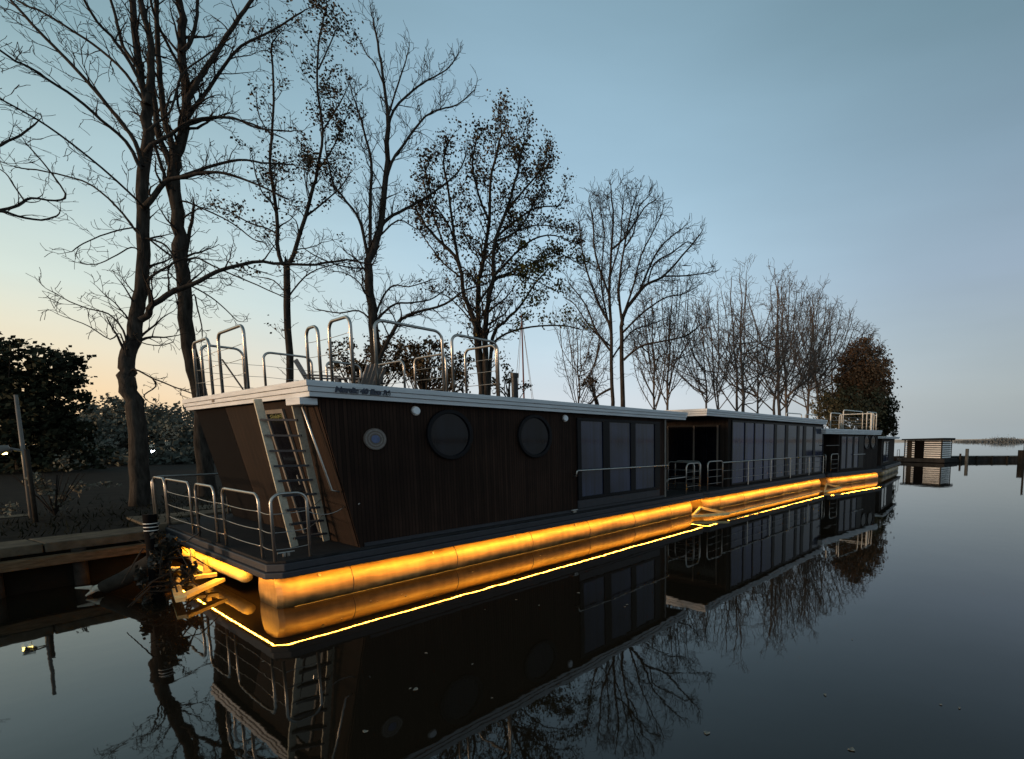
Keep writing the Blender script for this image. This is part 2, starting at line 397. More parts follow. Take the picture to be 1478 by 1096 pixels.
# lettering on the fascia
cu = bpy.data.curves.new('lettering', 'FONT'); cu.body = 'Nordic 40 Eco 36'; cu.size = .105; cu.extrude = .0102; cu.shear = .15; cu.offset = .0055
to = bpy.data.objects.new('lettering_src', cu); C.objects.link(to)
bpy.context.view_layer.update()
tm = bpy.data.meshes.new_from_object(to.evaluated_get(bpy.context.evaluated_depsgraph_get())); bpy.data.objects.remove(to)
tm.name = 'lettering'; tm.materials.clear(); tm.materials.append(M['letter'])
tl = bpy.data.objects.new('lettering', tm); C.objects.link(tl); tl.parent = b1
tl.rotation_euler = (R(90), 0, 0); tl.location = (.90, -.0325, 2.985)
# front deck railings
PX = .07
zt = 1.575
spans = [(.46, 1.97), (2.37, 3.37), (3.71, 5.28), (5.36, 6.2)]
for a, b in spans:
    hoop(b1, (PX, a, .69), (PX, b, .69), zt, .02)
for z in (1.34, 1.09, .86):
    for (a, b) in ((.46, 2.0), (2.0, 3.4), (3.4, 5.3)): cable(b1, (PX, a, z), (PX, b, z), .02)
    cable(b1, (PX, .46, z), (.08, .06, z - .01), .015); cable(b1, (.08, .06, z - .01), (.5, .06, z), .01)
hoop(b1, (.08, .06, .69), (.49, .06, .69), zt + .02, .02)
cable(b1, (.5, .06, 1.32), (1.03, .2, 1.33), .08); 
for z in (1.36, 1.10): cable(b1, (.5, .06, z), (1.1, 1.1, z + .05), .02)
cable(b1, (1.10, .9, 1.24), (1.18, .09, 1.36), .10, name='chain', r=.009)
hoop(b1, (.05, 6.24, .69), (1.2, 6.24, .69), zt)
hoop(b1, (1.5, 6.24, .69), (3.0, 6.24, .69), zt)
# ladder to the roof
lt, rt = Vector((.27, .86, 2.88)), Vector((.58, .49, 2.90)); lb, rb = Vector((.62, .99, .69)), Vector((1.10, 1.10, .69))
ld = MB().beam(lt, lb, .028, .10, (1, .1, 0)).beam(rt, rb, .028, .10, (1, .1, 0)).build('ladder', M['alu'], b1, bevel=.004)
for k in range(9):
    t = (k + 1.3) / 9.9; a = lt.lerp(lb, t); b = rt.lerp(rb, t); b.z = a.z
    MB().beam(a, b, .12, .028).build('rung', M['rim'], ld)
MB().box((.50, .08, 2.79), (.72, .56, 2.885)).build('ladder_bracket', M['roofmetal'], b1, bevel=.01)
MB().tube([(fx(2.8) - .1, .32, 2.80), (fx(2.8) - .13, .30, 2.76), (fx(1.6) - .13, .16, 1.58), (fx(1.6) - .03, .16, 1.55)], .016).build('grab_rail', M['steel'], b1, smooth=True)
# cleats
for (cx_, cy_) in ((.30, .35), (5.65, .06)):
    c = MB().tube([(cx_ - .1, cy_, .745), (cx_ + .1, cy_, .745)], .014); c.box((cx_ - .04, cy_ - .02, .69), (cx_ - .01, cy_ + .02, .74)); c.box((cx_ + .01, cy_ - .02, .69), (cx_ + .04, cy_ + .02, .74))
    c.build('cleat', M['steel'], b1)
MB().box((.56, 3.96, 2.99), (.585, 4.09, 3.09)).build('junction_plate', M['emblem'], b1)
# rear terrace
for z in (): pass
rr = (1.34, 1.12, .90)
hoop(b1, (10.42, .08, .69), (11.22, .08, .69), 1.60, .022, rails=rr, rc=.16)
hoop(b1, (11.25, .3, .69), (11.25, 1.3, .69), 1.60, .022, rails=rr)
hoop(b1, (11.25, 1.7, .69), (11.25, 3.2, .69), 1.60, .022, rails=rr)
hoop(b1, (11.25, 3.6, .69), (11.25, 5.6, .69), 1.60, .022, rails=rr)
cable(b1, (9.4, .06, 1.2), (10.42, .08, 1.2), 0, .016); 
dd = MB().box((9.305, 1.0, .74), (9.325, 4.6, 2.7)).build('terrace_door', M['pane_dark'], b1)
MB().box((9.3255, 2.76, .74), (9.345, 2.84, 2.7)).build('door_frame', M['frame'], dd)
MB().tube([(9.36, .5, 2.62), (9.46, .5, 2.62)], .07, 12).build('wall_lamp', M['lampglass'], b1)
# roof terrace railings (posts stand on the roof, z 3.12)
ZR = 3.105; zt2 = 4.13
def rh(p0, p1, zt=zt2, rails=()): return hoop(b1, (p0[0]-OX, p0[1]-OY, ZR), (p1[0]-OX, p1[1]-OY, ZR), zt, .024, rails=rails, rc=.14)
rl = (3.85, 3.62, 3.38)
rh((3.02, 13.25), (3.02, 12.30), 4.19); rh((3.02, 11.75), (3.02, 10.45), 4.19)
rh((3.14, 13.3), (3.80, 13.3), 4.19); rh((4.15, 13.3), (5.05, 13.3), 4.19)
rh((3.62, 9.66), (3.62, 9.22)); rh((3.62, 8.82), (3.62, 8.12))
rh((3.92, 8.03), (5.02, 8.03)); rh((5.20, 8.03), (6.14, 8.03))
rh((6.16, 9.08), (6.16, 8.10), 4.10, rails=rl); rh((6.16, 10.95), (6.16, 9.75), 4.10, rails=rl); rh((6.16, 12.9), (6.16, 11.4), 4.10, rails=rl)
rh((5.35, 13.3), (6.1, 13.3), 4.15)
for z in (3.90, 3.66, 3.42):
    for a, b in (((3.02, 13.25), (3.02, 12.0)), ((3.02, 12.0), (3.02, 10.45)), ((3.1, 13.3), (4.15, 13.3)), ((4.15, 13.3), (6.1, 13.3)), ((3.62, 9.66), (3.62, 8.12)), ):
        cable(b1, (a[0]-OX, a[1]-OY, z), (b[0]-OX, b[1]-OY, z), .015, .0045)
MB().tube([(3.04 - OX, 11.70 - OY, 3.74), (3.12 - OX, 10.95 - OY, 3.12)], .014).build('railing_brace', M['black'], b1)
# swim ladder and lit cross beam under the front deck edge
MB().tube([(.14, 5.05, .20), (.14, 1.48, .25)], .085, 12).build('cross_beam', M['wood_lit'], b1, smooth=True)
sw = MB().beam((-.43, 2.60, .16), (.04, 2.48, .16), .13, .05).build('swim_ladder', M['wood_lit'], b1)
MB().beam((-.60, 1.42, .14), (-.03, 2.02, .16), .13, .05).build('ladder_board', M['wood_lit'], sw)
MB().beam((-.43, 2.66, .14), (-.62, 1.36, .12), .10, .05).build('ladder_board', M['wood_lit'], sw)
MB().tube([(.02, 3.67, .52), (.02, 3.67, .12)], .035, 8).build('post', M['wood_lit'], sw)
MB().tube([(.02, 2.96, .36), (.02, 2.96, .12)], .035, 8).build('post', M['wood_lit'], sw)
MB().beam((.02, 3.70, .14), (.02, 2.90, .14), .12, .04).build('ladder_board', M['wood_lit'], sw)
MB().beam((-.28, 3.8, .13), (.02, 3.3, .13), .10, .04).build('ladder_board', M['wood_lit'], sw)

# chimney pipe and chairs on the roof
ch = MB().tube([(8.72, 10.75, 3.11), (8.72, 10.75, 3.94)], .085, 20).tube([(8.72, 10.75, 3.94), (8.72, 10.75, 4.05)], .105, 20).build('stove_pipe', M['black'], None)
ch.parent = b1; ch.location = (-OX, -OY, 0)
def slat_chair(loc, rz, label):
    t = empty('slatted_chair', loc, rz, label=label, cat='chair', group='slatted chairs on the houseboat roof')
    for i in range(5):
        x = -.24 + i * .12
        MB().beam((x, .20, .30), (x * 1.15, .42, .86 - abs(i - 2) * .035), .10, .022, (0, 1, 0)).build('back_slat', M['emblem_ring'], t)
    MB().box((-.27, -.30, .30), (.27, .20, .33)).build('seat', M['emblem_ring'], t)
    for s in (-.27, .27):
        MB().box((s - .03, -.30, 0), (s + .03, -.25, .50)).build('leg', M['emblem_ring'], t)
        MB().box((s - .03, .18, 0), (s + .03, .23, .50)).build('leg', M['emblem_ring'], t)
        MB().box((s - .06, -.34, .505), (s + .06, .28, .53)).build('armrest', M['emblem_ring'], t)
    return t
pc = at_z(517, 527, 3.95); slat_chair((pc.x, pc.y, 3.11), R(-150), 'grey slatted garden chair on the nearest roof, facing the rear railings')
pc = at_z(464, 524, 3.92); slat_chair((pc.x, pc.y, 3.11), R(60), 'dark looking slatted chair seen edge on between the two front hoops of the nearest roof')

# ================================================================== HOUSEBOAT 2
b2 = empty('houseboat', (13.9, 7.87, 0), R(-2.3), label='middle houseboat without roof terrace, long row of tall bluish windows', cat='houseboat')
L2 = 11.05
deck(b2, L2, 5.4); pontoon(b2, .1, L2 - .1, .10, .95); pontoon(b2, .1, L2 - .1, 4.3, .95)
led(b2, L2, 5.4, front=True)
roof(b2, -.09, 10.98, 5.2, 3.08, 3.30)
cabin(b2, 1.50, 1.50, 10.95, .12, 5.0, .69, 3.08, M['clad_dark'])
pn = [(1.76, 2.64), (2.70, 3.41), (3.47, 4.20), (4.26, 5.17), (5.41, 6.27), (6.56, 7.54), (7.80, 8.26), (8.59, 9.51), (9.78, 10.85)]
window_row(b2, pn, .12, .80, 2.94, [M['pane_blue']] * 4 + [M['pane']] * 5, x0=1.70, x1=10.9, fr=.06)
df = MB().box((1.46, .45, .74), (1.497, 4.7, 2.85)).build('terrace_door', M['frame'], b2)
for a, b in ((.55, 1.45), (1.52, 2.6), (2.68, 3.6), (3.68, 4.6)):
    MB().box((1.445, a, .80), (1.455, b, 2.78)).build('pane', M['pane_dark'], df)
for a in (.50, 1.485, 2.64, 3.64): MB().box((1.42, a - .03, .76), (1.443, a + .03, 2.82)).build('mullion', M['emblem'], df)
hoop(b2, (.10, .06, .69), (1.05, .06, .69), 1.62, .022, rails=rr); hoop(b2, (.04, .30, .69), (.04, 1.3, .69), 1.62, .022, rails=rr)
hoop(b2, (.04, 1.7, .69), (.04, 3.0, .69), 1.62, .022, rails=rr); hoop(b2, (.04, 3.4, .69), (.04, 4.9, .69), 1.62, .022, rails=rr)
MB().tube([(1.05, .05, 1.56), (10.9, .05, 1.56)], .022).build('hand_rail', M['steel'], b2, smooth=True)
for xx in (2.9, 4.85, 6.8, 9.0, 10.9): MB().tube([(xx, .05, .69), (xx, .05, 1.545)], .02).build('railing_post', M['steel'], b2)
for z in (1.28, 1.0): cable(b2, (1.05, .05, z), (10.9, .05, z), .01)

# ================================================================== HOUSEBOAT 3
b3 = empty('houseboat', (25.15, 7.2, 0), R(-10), label='third houseboat in the row, small with two round windows and white rooftop railings', cat='houseboat')
L3 = 6.55
deck(b3, L3, 4.2); pontoon(b3, .05, L3 - .1, .10, .95); pontoon(b3, .1, L3 - .1, 3.1, .95)
led(b3, L3, 4.2, front=False)
roof(b3, -.70, 6.2, 4.0, 2.62, 2.88)
cabin(b3, 1.0, 1.0, 6.05, .12, 3.8, .69, 2.62, M['clad_dark'])
window_row(b3, [(1.30, 1.85), (1.98, 2.62)], .12, .85, 2.5, [M['pane']], x0=1.2, x1=2.7)
window_row(b3, [(2.82, 3.35)], .12, .85, 2.5, [M['pane']], x0=2.74, x1=4.0)
porthole(b3, 4.42, 2.22, .40, .12); porthole(b3, 5.32, 2.22, .40, .12)
MB().tube([(2.6, .03, 1.55), (4.1, .03, 1.55)], .02).build('hand_rail', M['steel'], b3)
MB().tube([(-.4, .1, 2.05), (1.0, .1, 2.05)], .02).build('hand_rail', M['grey_trim'], b3)
hoop(b3, (.1, .06, .69), (.9, .06, .69), 1.62, rails=rr); hoop(b3, (.02, .3, .69), (.02, 1.6, .69), 1.62, rails=rr)
def rh3(p0, p1, zt, rails=(3.5, 3.3, 3.1)): hoop(b3, (*p0, 2.87), (*p1, 2.87), zt, .028, M['white_tube'], rails=rails, rc=.12)
rh3((1.42, .12), (3.80, .12), 3.86); rh3((4.36, .12), (5.7, .12), 3.88); rh3((.02, .12), (1.2, .12), 3.66)
rh3((.0, 2.6), (1.6, 2.6), 3.75); rh3((2.0, 2.6), (3.4, 2.6), 3.75); rh3((5.8, .3), (5.8, 2.4), 3.86)
MB().tube([(5.0, .12, 2.87), (5.0, .12, 3.86)], .06, 10).build('railing_post', M['white_tube'], b3)

# ================================================================== HOUSEBOAT 4
b4 = empty('houseboat', (34.0, 6.35, 0), R(3), label='farthest small dark houseboat of the row, low flat roof behind the third one', cat='houseboat')
deck(b4, 8.4, 4.0); pontoon(b4, .1, 8.2, .1, .9); pontoon(b4, .1, 8.2, 2.9, .9)
roof(b4, -.2, 6.7, 3.9, 2.42, 2.56)
cabin(b4, .3, .3, 6.6, .3, 3.6, .69, 2.42, M['clad_dark'])
window_row(b4, [(1.0, 2.2), (2.3, 3.4)], .3, .9, 2.2, [M['pane']])
hoop(b4, (6.8, .1, .69), (8.2, .1, .69), 1.6, rails=rr)

# deck chair on the rear terrace of the nearest boat
dc = empty('deck_chair', (12.65, 9.0, .69), R(200), label='grey reclining deck chair on the rear terrace between the first two houseboats', cat='chair')
MB().beam((-.55, 0, .34), (.15, 0, .30), .55, .04).build('seat', M['emblem_ring'], dc)
MB().beam((.15, 0, .31), (.75, 0, .85), .55, .04).build('backrest', M['emblem_ring'], dc)
for x in (-.45, .25):
    for y in (-.25, .25): MB().tube([(x, y, .32), (x * 1.1, y, 0)], .015, 6).build('leg', M['steel'], dc)

# yellow lit mooring frame floating between the first two boats
mf = empty('mooring_bar', (0, 0, 0), 0, label='amber lit triangular mooring bars low on the water between the first two houseboats', cat='mooring bar')
def mooring(root, A, B, Cc, w=.07):
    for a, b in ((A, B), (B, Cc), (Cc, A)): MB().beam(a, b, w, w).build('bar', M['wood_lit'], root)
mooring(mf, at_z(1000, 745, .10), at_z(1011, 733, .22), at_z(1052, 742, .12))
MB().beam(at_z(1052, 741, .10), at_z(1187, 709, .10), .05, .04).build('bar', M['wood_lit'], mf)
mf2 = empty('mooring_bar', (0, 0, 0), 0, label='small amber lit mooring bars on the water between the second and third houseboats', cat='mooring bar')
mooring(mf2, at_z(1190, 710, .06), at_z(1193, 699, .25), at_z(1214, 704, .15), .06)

# ================================================================== SETTING: water, land, quay
wm = MB(); S = 3000
wm.add([(-S, -S, 0), (S, -S, 0), (S, S, 0), (-S, S, 0)], [(0, 1, 2, 3)])
struct('water', wm, M['water'])
QA = at_z(0, 790, .74); QB = at_z(215, 765, .74); QS = (QB.y - QA.y) / (QB.x - QA.x)
def quay_y(x): return QA.y + (x - QA.x) * QS
shore = [(-60, quay_y(-60) - 0), (-30, quay_y(-30)), (-14, quay_y(-14)), (QA.x, QA.y), (2.16, quay_y(2.16)), (2.17, 14.42), (6, 14.5), (20, 14.3), (45, 14.4), (62, 14.6), (72, 15.0), (78, 16.5), (79, 19), (70, 22), (50, 24), (30, 27), (14, 40), (12, 90), (60, 170), (60, 320), (-260, 320), (-260, -80)]
lm = MB()
zc = .68
lm.prism(shore, 'z', -.6, zc)
ground = struct('ground', lm, M['soil'])
# rough grass on the bank: nobody could count it
gm = MB(); rnd = random.Random(3)
for i in range(14000):
    x = rnd.uniform(-16, 60); y0 = quay_y(x) + .9 if x < 3 else 14.9
    y = y0 + abs(rnd.gauss(0, 3.0)) + .1
    if x > 20 and y > 22: continue
    h = rnd.uniform(.04, .15); a = rnd.uniform(0, 6.28); w_ = .012; lx, ly = rnd.uniform(-.1, .1), rnd.uniform(-.1, .1)
    gm.add([(x - w_*math.cos(a), y - w_*math.sin(a), zc - .01), (x + w_*math.cos(a), y + w_*math.sin(a), zc - .01), (x + lx, y + ly, zc + h)], [(0, 1, 2)])
tag(gm.build('grass', M['grass']), 'rough dim grass along the bank', 'grass', kind='stuff')

qw = empty('quay_wall', (0, 0, 0), 0, label='timber and concrete quay wall with pale capping left of the nearest houseboat', cat='quay wall')
qd = Vector((1, QS, 0)).normalized(); qn = Vector((-qd.y, qd.x, 0)); q0 = Vector((QA.x, QA.y, 0))
def q(s, n, z): return q0 + qd * s + qn * n + Vector((0, 0, z))
s0, s1 = -26, (2.14 - QA.x) / qd.x
cp = MB()
s = s0
while s < s1:       # capping in worn lengths
    e = min(s + 2.4, s1); dz = rnd.uniform(-.008, .008)
    a, b, c_, d_ = q(s + .01, -.05, 0), q(e - .01, -.05, 0), q(e - .01, .75, 0), q(s + .01, .75, 0)
    cp.prism([(a.x, a.y), (b.x, b.y), (c_.x, c_.y), (d_.x, d_.y)], 'z', zc - .10, zc + .05 + dz); s = e
cp.box((2.12, quay_y(2.12) + .8, zc - .10), (2.7, 14.30, zc + .045)); cp.box((2.12, 14.31, zc - .10), (9.5, 15.0, zc + .045))
cp.build('capping', M['stone'], qw, bevel=.015)
MB().beam(q(s0, -.12, .46), q(s1, -.12, .46), .16, .15).build('waling_beam', M['quaywood'], qw, bevel=.015)
bk = MB().beam(q(s0, .06, .02), q(s1, .06, .02), .06, 1.1).build('planking', M['quaywood'], qw)
s = s0 + .4
while s < s1:
    MB().tube([q(s, -.03, -.6), q(s, -.03, .58)], .085, 10).build('pile', M['pile'], qw, smooth=True); s += .85

# pale footpath behind the quay seen between the railings
pm = MB(); 
pts = [q(-26, 5.2, 0), q(1.4, 5.0, 0), q(1.4, 5.5, 0), q(-26, 6.4, 0)]
pm.prism([(p.x, p.y) for p in pts], 'z', zc + .002, zc + .012)
pm.prism([(3.2, 15.5), (30, 15.6), (30, 16.4), (3.2, 16.5)], 'z', zc + .003, zc + .013)
struct('path', pm, M['stone'])

# mooring post with white bands
mq = at_z(229, 866, 0)
mp_ = empty('mooring_post', (mq.x, mq.y, 0), 0, label='dark mooring post with thin white bands at the left corner of the nearest houseboat', cat='post')
MB().tube([(0, 0, -.5), (0, 0, 1.25)], .076, 16).build('pile', M['near_black'], mp_, smooth=True)
for z in (1.12, 1.07, 1.02):
    MB().tube([(0, 0, z), (0, 0, z + .011)], .079, 16).build('white_band', M['white'], mp_)

def leafball(mb, c, rx, rz, n, size, rnd, clumps=0, dark=None):
    cl = [(c[0] + rnd.gauss(0, .5) * rx, c[1] + rnd.gauss(0, .5) * rx, c[2] + rnd.gauss(0, .45) * rz) for _ in range(clumps)] if clumps else [c]
    for i in range(n):
        k = rnd.choice(cl)
        f = 1 if not clumps else .28
        p = Vector((k[0] + rnd.gauss(0, .45) * rx * f, k[1] + rnd.gauss(0, .45) * rx * f, k[2] + rnd.gauss(0, .45) * rz * f))
        leaf(mb, p, size * rnd.uniform(.6, 1.3), rnd)
def leaf(mb, p, s, rnd):
    u = Vector((rnd.gauss(0, 1), rnd.gauss(0, 1), rnd.gauss(0, 1))).normalized(); v = u.orthogonal().normalized()
    w_ = u.cross(v); v = v * s * .5; w_ = w_ * s * .32
    mb.add([p - v, p + w_, p + v, p - w_], [(0, 1, 2, 3)])

# weedy branch tangle round the post
wd = empty('weed_tangle', (mq.x + .12, mq.y - .1, 0), 0, label='dark tangle of wet branches and weed around the banded mooring post', cat='driftwood')
r4 = random.Random(5); mb = MB()
leafball(mb, (-.02, .05, .46), .20, .46, 2200, .075, r4, 16); mb.build('foliage', M['leaf_wet'], wd)
mb = MB()
for i in range(26):
    a = r4.uniform(0, 6.28); l = r4.uniform(.2, .55); z = r4.uniform(.1, .75)
    mb.tube([(0, 0, z), (l*.5*math.cos(a), l*.5*math.sin(a), z + r4.uniform(-.05, .15)), (l*math.cos(a), l*math.sin(a), z + r4.uniform(-.35, .2))], .018, 5, .005)
mb.build('branch', M['pile'], wd)
# mooring line from the deck to the banded post
tag(MB().tube([Vector((2.45, 11.3, .75)), Vector((2.2, 11.0, .66)), Vector((mq.x + .1, mq.y + .1, .82))], .012, 6).build('mooring_line', M['emblem_ring'], None, smooth=True), 'thin mooring line from the nearest deck corner to the banded post', 'rope')
# log
lg = empty('fallen_log', (1.15, 11.0, 0), 0, label='leaning log with a pale broken end above the dark water beside the quay', cat='log')
MB().tube([(.12, .1, .10), (.3, -.1, .22), (.55, -.3, .42), (.80, -.48, .66)], .10, 12, .14).build('trunk', M['pile'], lg, smooth=True)
MB().tube([(-.02, .16, .10), (.125, .098, .105)], .03, 10, .07).build('broken_end', M['palewood'], lg)
MB().tube([(-.16, .2, .14), (.0, .14, .12)], .012, 6, .035).tube([(-.08, .05, .03), (.02, .12, .08)], .012, 6, .035).build('splinter', M['palewood'], lg)

# pale leaved shrub on the bank, street lamps, dark post, shed
sh = empty('shrub', (1.35, 17.0, zc), 0, label='pale leaved bush on the dark bank behind the quay', cat='shrub')
mb = MB(); r5 = random.Random(9); leafball(mb, (0, 0, .55), .5, .5, 420, .09, r5, 9); leafball(mb, (.2, 0, 1.15), .14, .22, 70, .08, r5); leafball(mb, (.7, .2, .62), .35, .08, 60, .08, r5)
mb.build('foliage', M['leaf_pale'], sh)
mb = MB()
for i in range(14):
    a = r5.uniform(0, 6.28); mb.tube([(0, 0, 0), (.2*math.cos(a), .2*math.sin(a), .4), (.5*math.cos(a), .4*math.sin(a), .9)], .015, 5, .005)
mb.build('stem', M['twig'], sh)

def at_d(px, py, D):     # point at forward distance D
    qv = ray(px, py); fw = qv.x * math.cos(YAW) + qv.y * math.sin(YAW); return EYE + qv * (D / fw)
pb = at_z(46, 748, zc)
lpz = at_d(24, 570, (pb.x*math.cos(YAW)+pb.y*math.sin(YAW))).z
sl = empty('street_lamp', (pb.x, pb.y, zc), 0, label='pale lamp post with a glowing yellow lamp on the left bank', cat='street lamp')
MB().tube([(0, 0, 0), (0, 0, lpz - zc)], .040, 12, .028).build('pole', M['grey_trim'], sl, smooth=True)
lh = lpz - zc - 1.15
MB().tube([(0, 0, lh), (-.16, .02, lh + .05)], .03, 8).build('arm', M['grey_trim'], sl)
MB().tube([(-.16, .02, lh + .06), (-.32, .04, lh + .02)], .07, 12, .10).build('lamp_head', M['grey_trim'], sl)
MB().tube([(-.20, .025, lh - .02), (-.34, .045, lh - .02)], .045, 12).build('bulb', M['bulb_warm'], sl)
p2 = at_z(52, 754, zc)
tag(MB().tube([(p2.x, p2.y, zc - .1), (p2.x, p2.y, zc + 1.45)], .035, 12).build('bollard_post', M['pile'], None, smooth=True), 'thick dark wooden post on the bank just right of the lamp post', 'post')
dl = at_d(218, 652, 48)
d2 = empty('street_lamp', (dl.x, dl.y, zc), 0, label='distant lamp with a small cold white light between the two nearest trunks', cat='street lamp')
MB().tube([(0, 0, 0), (0, 0, dl.z - zc)], .05, 8).build('pole', M['pile'], d2)
MB().tube([(-.2, 0, dl.z - zc), (.25, 0, dl.z - zc)], .10, 10).build('lamp_head', M['bulb_cold'], d2)

def shed(p, w_, d_, h, rh_, label):
    t = empty('shed', (p.x, p.y, zc), YAW - R(90), label=label, cat='shed')
    MB().box((-w_/2, 0, 0), (w_/2, d_, h)).build('wall', M['near_black'], t)
    MB().prism([(-w_/2 - .3, h), (w_/2 + .3, h), (w_/2 + .1, h + rh_), (-w_/2 - .1, h + rh_)], 'y', -.3, d_ + .3).build('roof', M['tile'], t)
    MB().box((-.4, -.02, .1), (.4, -.005, h - .15)).build('door', M['soffit'], t)

# ================================================================== TREES
def curve_mesh(name, splines, m, parent, res=0):
    cu = bpy.data.curves.new(name, 'CURVE'); cu.dimensions = '3D'; cu.bevel_depth = 1.0; cu.bevel_resolution = res; cu.use_fill_caps = False
    for pts, rads in splines:
        sp = cu.splines.new('POLY'); sp.points.add(len(pts) - 1)
        co = []
        for p in pts: co += [p[0], p[1], p[2], 1]
        sp.points.foreach_set('co', co); sp.points.foreach_set('radius', rads)
    ob = bpy.data.objects.new(name, cu); C.objects.link(ob)
    dg = bpy.context.evaluated_depsgraph_get()
    me = bpy.data.meshes.new_from_object(ob.evaluated_get(dg)); bpy.data.objects.remove(ob); bpy.data.curves.remove(cu)
    me.name = name; me.materials.clear(); me.materials.append(m)
    o = bpy.data.objects.new(name, me); C.objects.link(o); o.parent = parent
    return o
def smooth_path(pts, sub=3, jit=0.0, rnd=None):
    out = []; n = len(pts)
    for i in range(n - 1):
        p0 = pts[max(i-1, 0)]; p1 = pts[i]; p2 = pts[i+1]; p3 = pts[min(i+2, n-1)]
        for k in range(sub):
            t = k / sub
            out.append(.5 * ((2*p1) + (p2-p0)*t + (2*p0-5*p1+4*p2-p3)*t*t + (3*p1-p0-3*p2+p3)*t**3))
    out.append(pts[-1].copy())
    if jit and rnd:
        for p in out[1:-1]: p += Vector((rnd.gauss(0, jit), rnd.gauss(0, jit), rnd.gauss(0, jit)))
    return out
UP = Vector((0, 0, 1))
def grow(out, start, d, L, r, level, rnd, P, tips):
    """one branch and, recursively, its twigs; out collects (points, radii)"""
    n = max(4, min(9, int(L / P['seg']) + 2)); pts = [start.copy()]; rads = [r]; p = start.copy(); d = d.normalized()
    bend = Vector((rnd.gauss(0, 1), rnd.gauss(0, 1), rnd.gauss(0, 1))) * P['bend'] * .5
    for i in range(n):
        d = (d + Vector((rnd.gauss(0, 1), rnd.gauss(0, 1), rnd.gauss(0, 1))) * P['wob'] + bend / n + UP * P['up'] / n).normalized()
        p = p + d * (L / n); pts.append(p.copy()); rads.append(max(P['rmin'], r * (1 - .85 * (i + 1) / n)))
    out.append((pts, rads)); tips.append((pts[-1], level)); tips.append((pts[len(pts)//2], level))
    if level >= P['levels']: return
    spawn(out, pts, rads, L, level, rnd, P, tips)
def spawn(out, pts, rads, L, level, rnd, P, tips, dens=1.0, t0=.22):
    k = max(2, int(L * P['dens'][min(level, len(P['dens'])-1)] * dens))
    for i in range(k):
        t = t0 + (1 - t0) * (i + rnd.random()) / k; f = t * (len(pts) - 1); a = int(min(f, len(pts) - 2)); fr = f - a
        p = pts[a].lerp(pts[a+1], fr); tan = (pts[a+1] - pts[a]).normalized()
        side = tan.orthogonal().normalized(); side = Matrix.Rotation(rnd.uniform(0, 6.283), 3, tan) @ side
        ang = R(rnd.uniform(*P['ang'])); d = tan * math.cos(ang) + side * math.sin(ang) + UP * P['lift']
        l = L * rnd.uniform(*P['ratio']) * (1.05 - .55 * t)
        if l < P['lmin']: l = P['lmin'] * rnd.uniform(.7, 1.2)
        rr_ = rads[min(a, len(rads)-1)] * rnd.uniform(.35, .6)
        grow(out, p, d, l, max(rr_, P['rmin']), level + 1, rnd, P, tips)
BASEP = dict(seg=.28, bend=.35, wob=.13, up=.35, rmin=.0035, levels=3, dens=(2.2, 3.0, 4.2), ang=(22, 58), lift=.12, ratio=(.35, .6), lmin=.22)

def traced_tree(name, base_px, D, limbs, seed, label, group=None, leafspec=None, barkm='bark', twigm='twig', P=None, leafm='leaf', name_cat='tree', trunk_n=2):
    """limbs: list of (px polyline, width px start, width px end, depth drift). Placed on a vertical plane through the tree, drifting in depth."""
    rnd = random.Random(seed); P = dict(BASEP, **(P or {}))
    q0_ = ray(*base_px); hor = Vector((q0_.x, q0_.y, 0)).normalized()
    scale = D / (q0_.x * math.cos(YAW) + q0_.y * math.sin(YAW)); basep = EYE + q0_ * scale
    def pt(px, py, off):
        r_ = ray(px, py); den = r_.x * hor.x + r_.y * hor.y
        t = ((basep.x) * hor.x + (basep.y) * hor.y + off) / den
        return EYE + r_ * t
    root = empty(name, (basep.x, basep.y, zc), rnd.uniform(-.01, .01) * 0, label=label, cat=name_cat, group=group)
    org = Vector((basep.x, basep.y, zc)); k = 1 / F * D
    trunk = []; twigs = []; tips = []
    for li, (pl_, w0, w1, drift) in enumerate(limbs):
        n = len(pl_); o0 = 0
        pts = [pt(x, y, drift * (i / (n-1)) ** 1.2) - org for i, (x, y) in enumerate(pl_)]
        if li < 1:   # trunk: carry it down to the ground
            b = pts[0].copy(); b.z = -.15; pts = [b] + pts
        sp = smooth_path(pts, 3, .006 * w0 * k * 8, rnd)
        m_ = len(sp); rads = [max(P['rmin'] * 1.5, (w0 + (w1 - w0) * (i / (m_-1)) ** .8) * .44 * k) for i in range(m_)]
        if li < 1: rads[0] *= 1.25; rads[1] *= 1.1
        trunk.append((sp, rads))
        L = sum((sp[i+1] - sp[i]).length for i in range(m_-1))
        big = li < trunk_n
        spawn(twigs, sp, [r_ * (.5 if big else .9) for r_ in rads], L * (.35 if big else .55), 0 if L > 1.5 else 1, rnd, P, tips, dens=(.9 if big else 1.6), t0=(.45 if big else .12))
        tips.append((sp[-1], 0)); grow(twigs, sp[-1], (sp[-1] - sp[-3]), max(.35, L * (.04 if big else .10)), rads[-1], 1, rnd, P, tips)
    curve_mesh('trunk', trunk, M[barkm], root, 2)
    cr = curve_mesh('crown', twigs, M[twigm], root, 0)
    if leafspec:
        for (lm_, cond, nper, size, spread) in leafspec:
            mb = MB()
            for p, lv in tips:
                if lv < 1: continue
                wp = p + org
                nn = noise.noise(p * P.get('clump', 1.3)); prob = cond(wp, p) * (1.6 if nn > .08 else (.9 if nn > -.15 else .25))
                if rnd.random() < prob:
                    for _ in range(nper):
                        leaf(mb, p + Vector((rnd.gauss(0, spread), rnd.gauss(0, spread), rnd.gauss(0, spread))), size * rnd.uniform(.6, 1.3), rnd)
            mb.build('leaves', M[lm_], root)
    return root

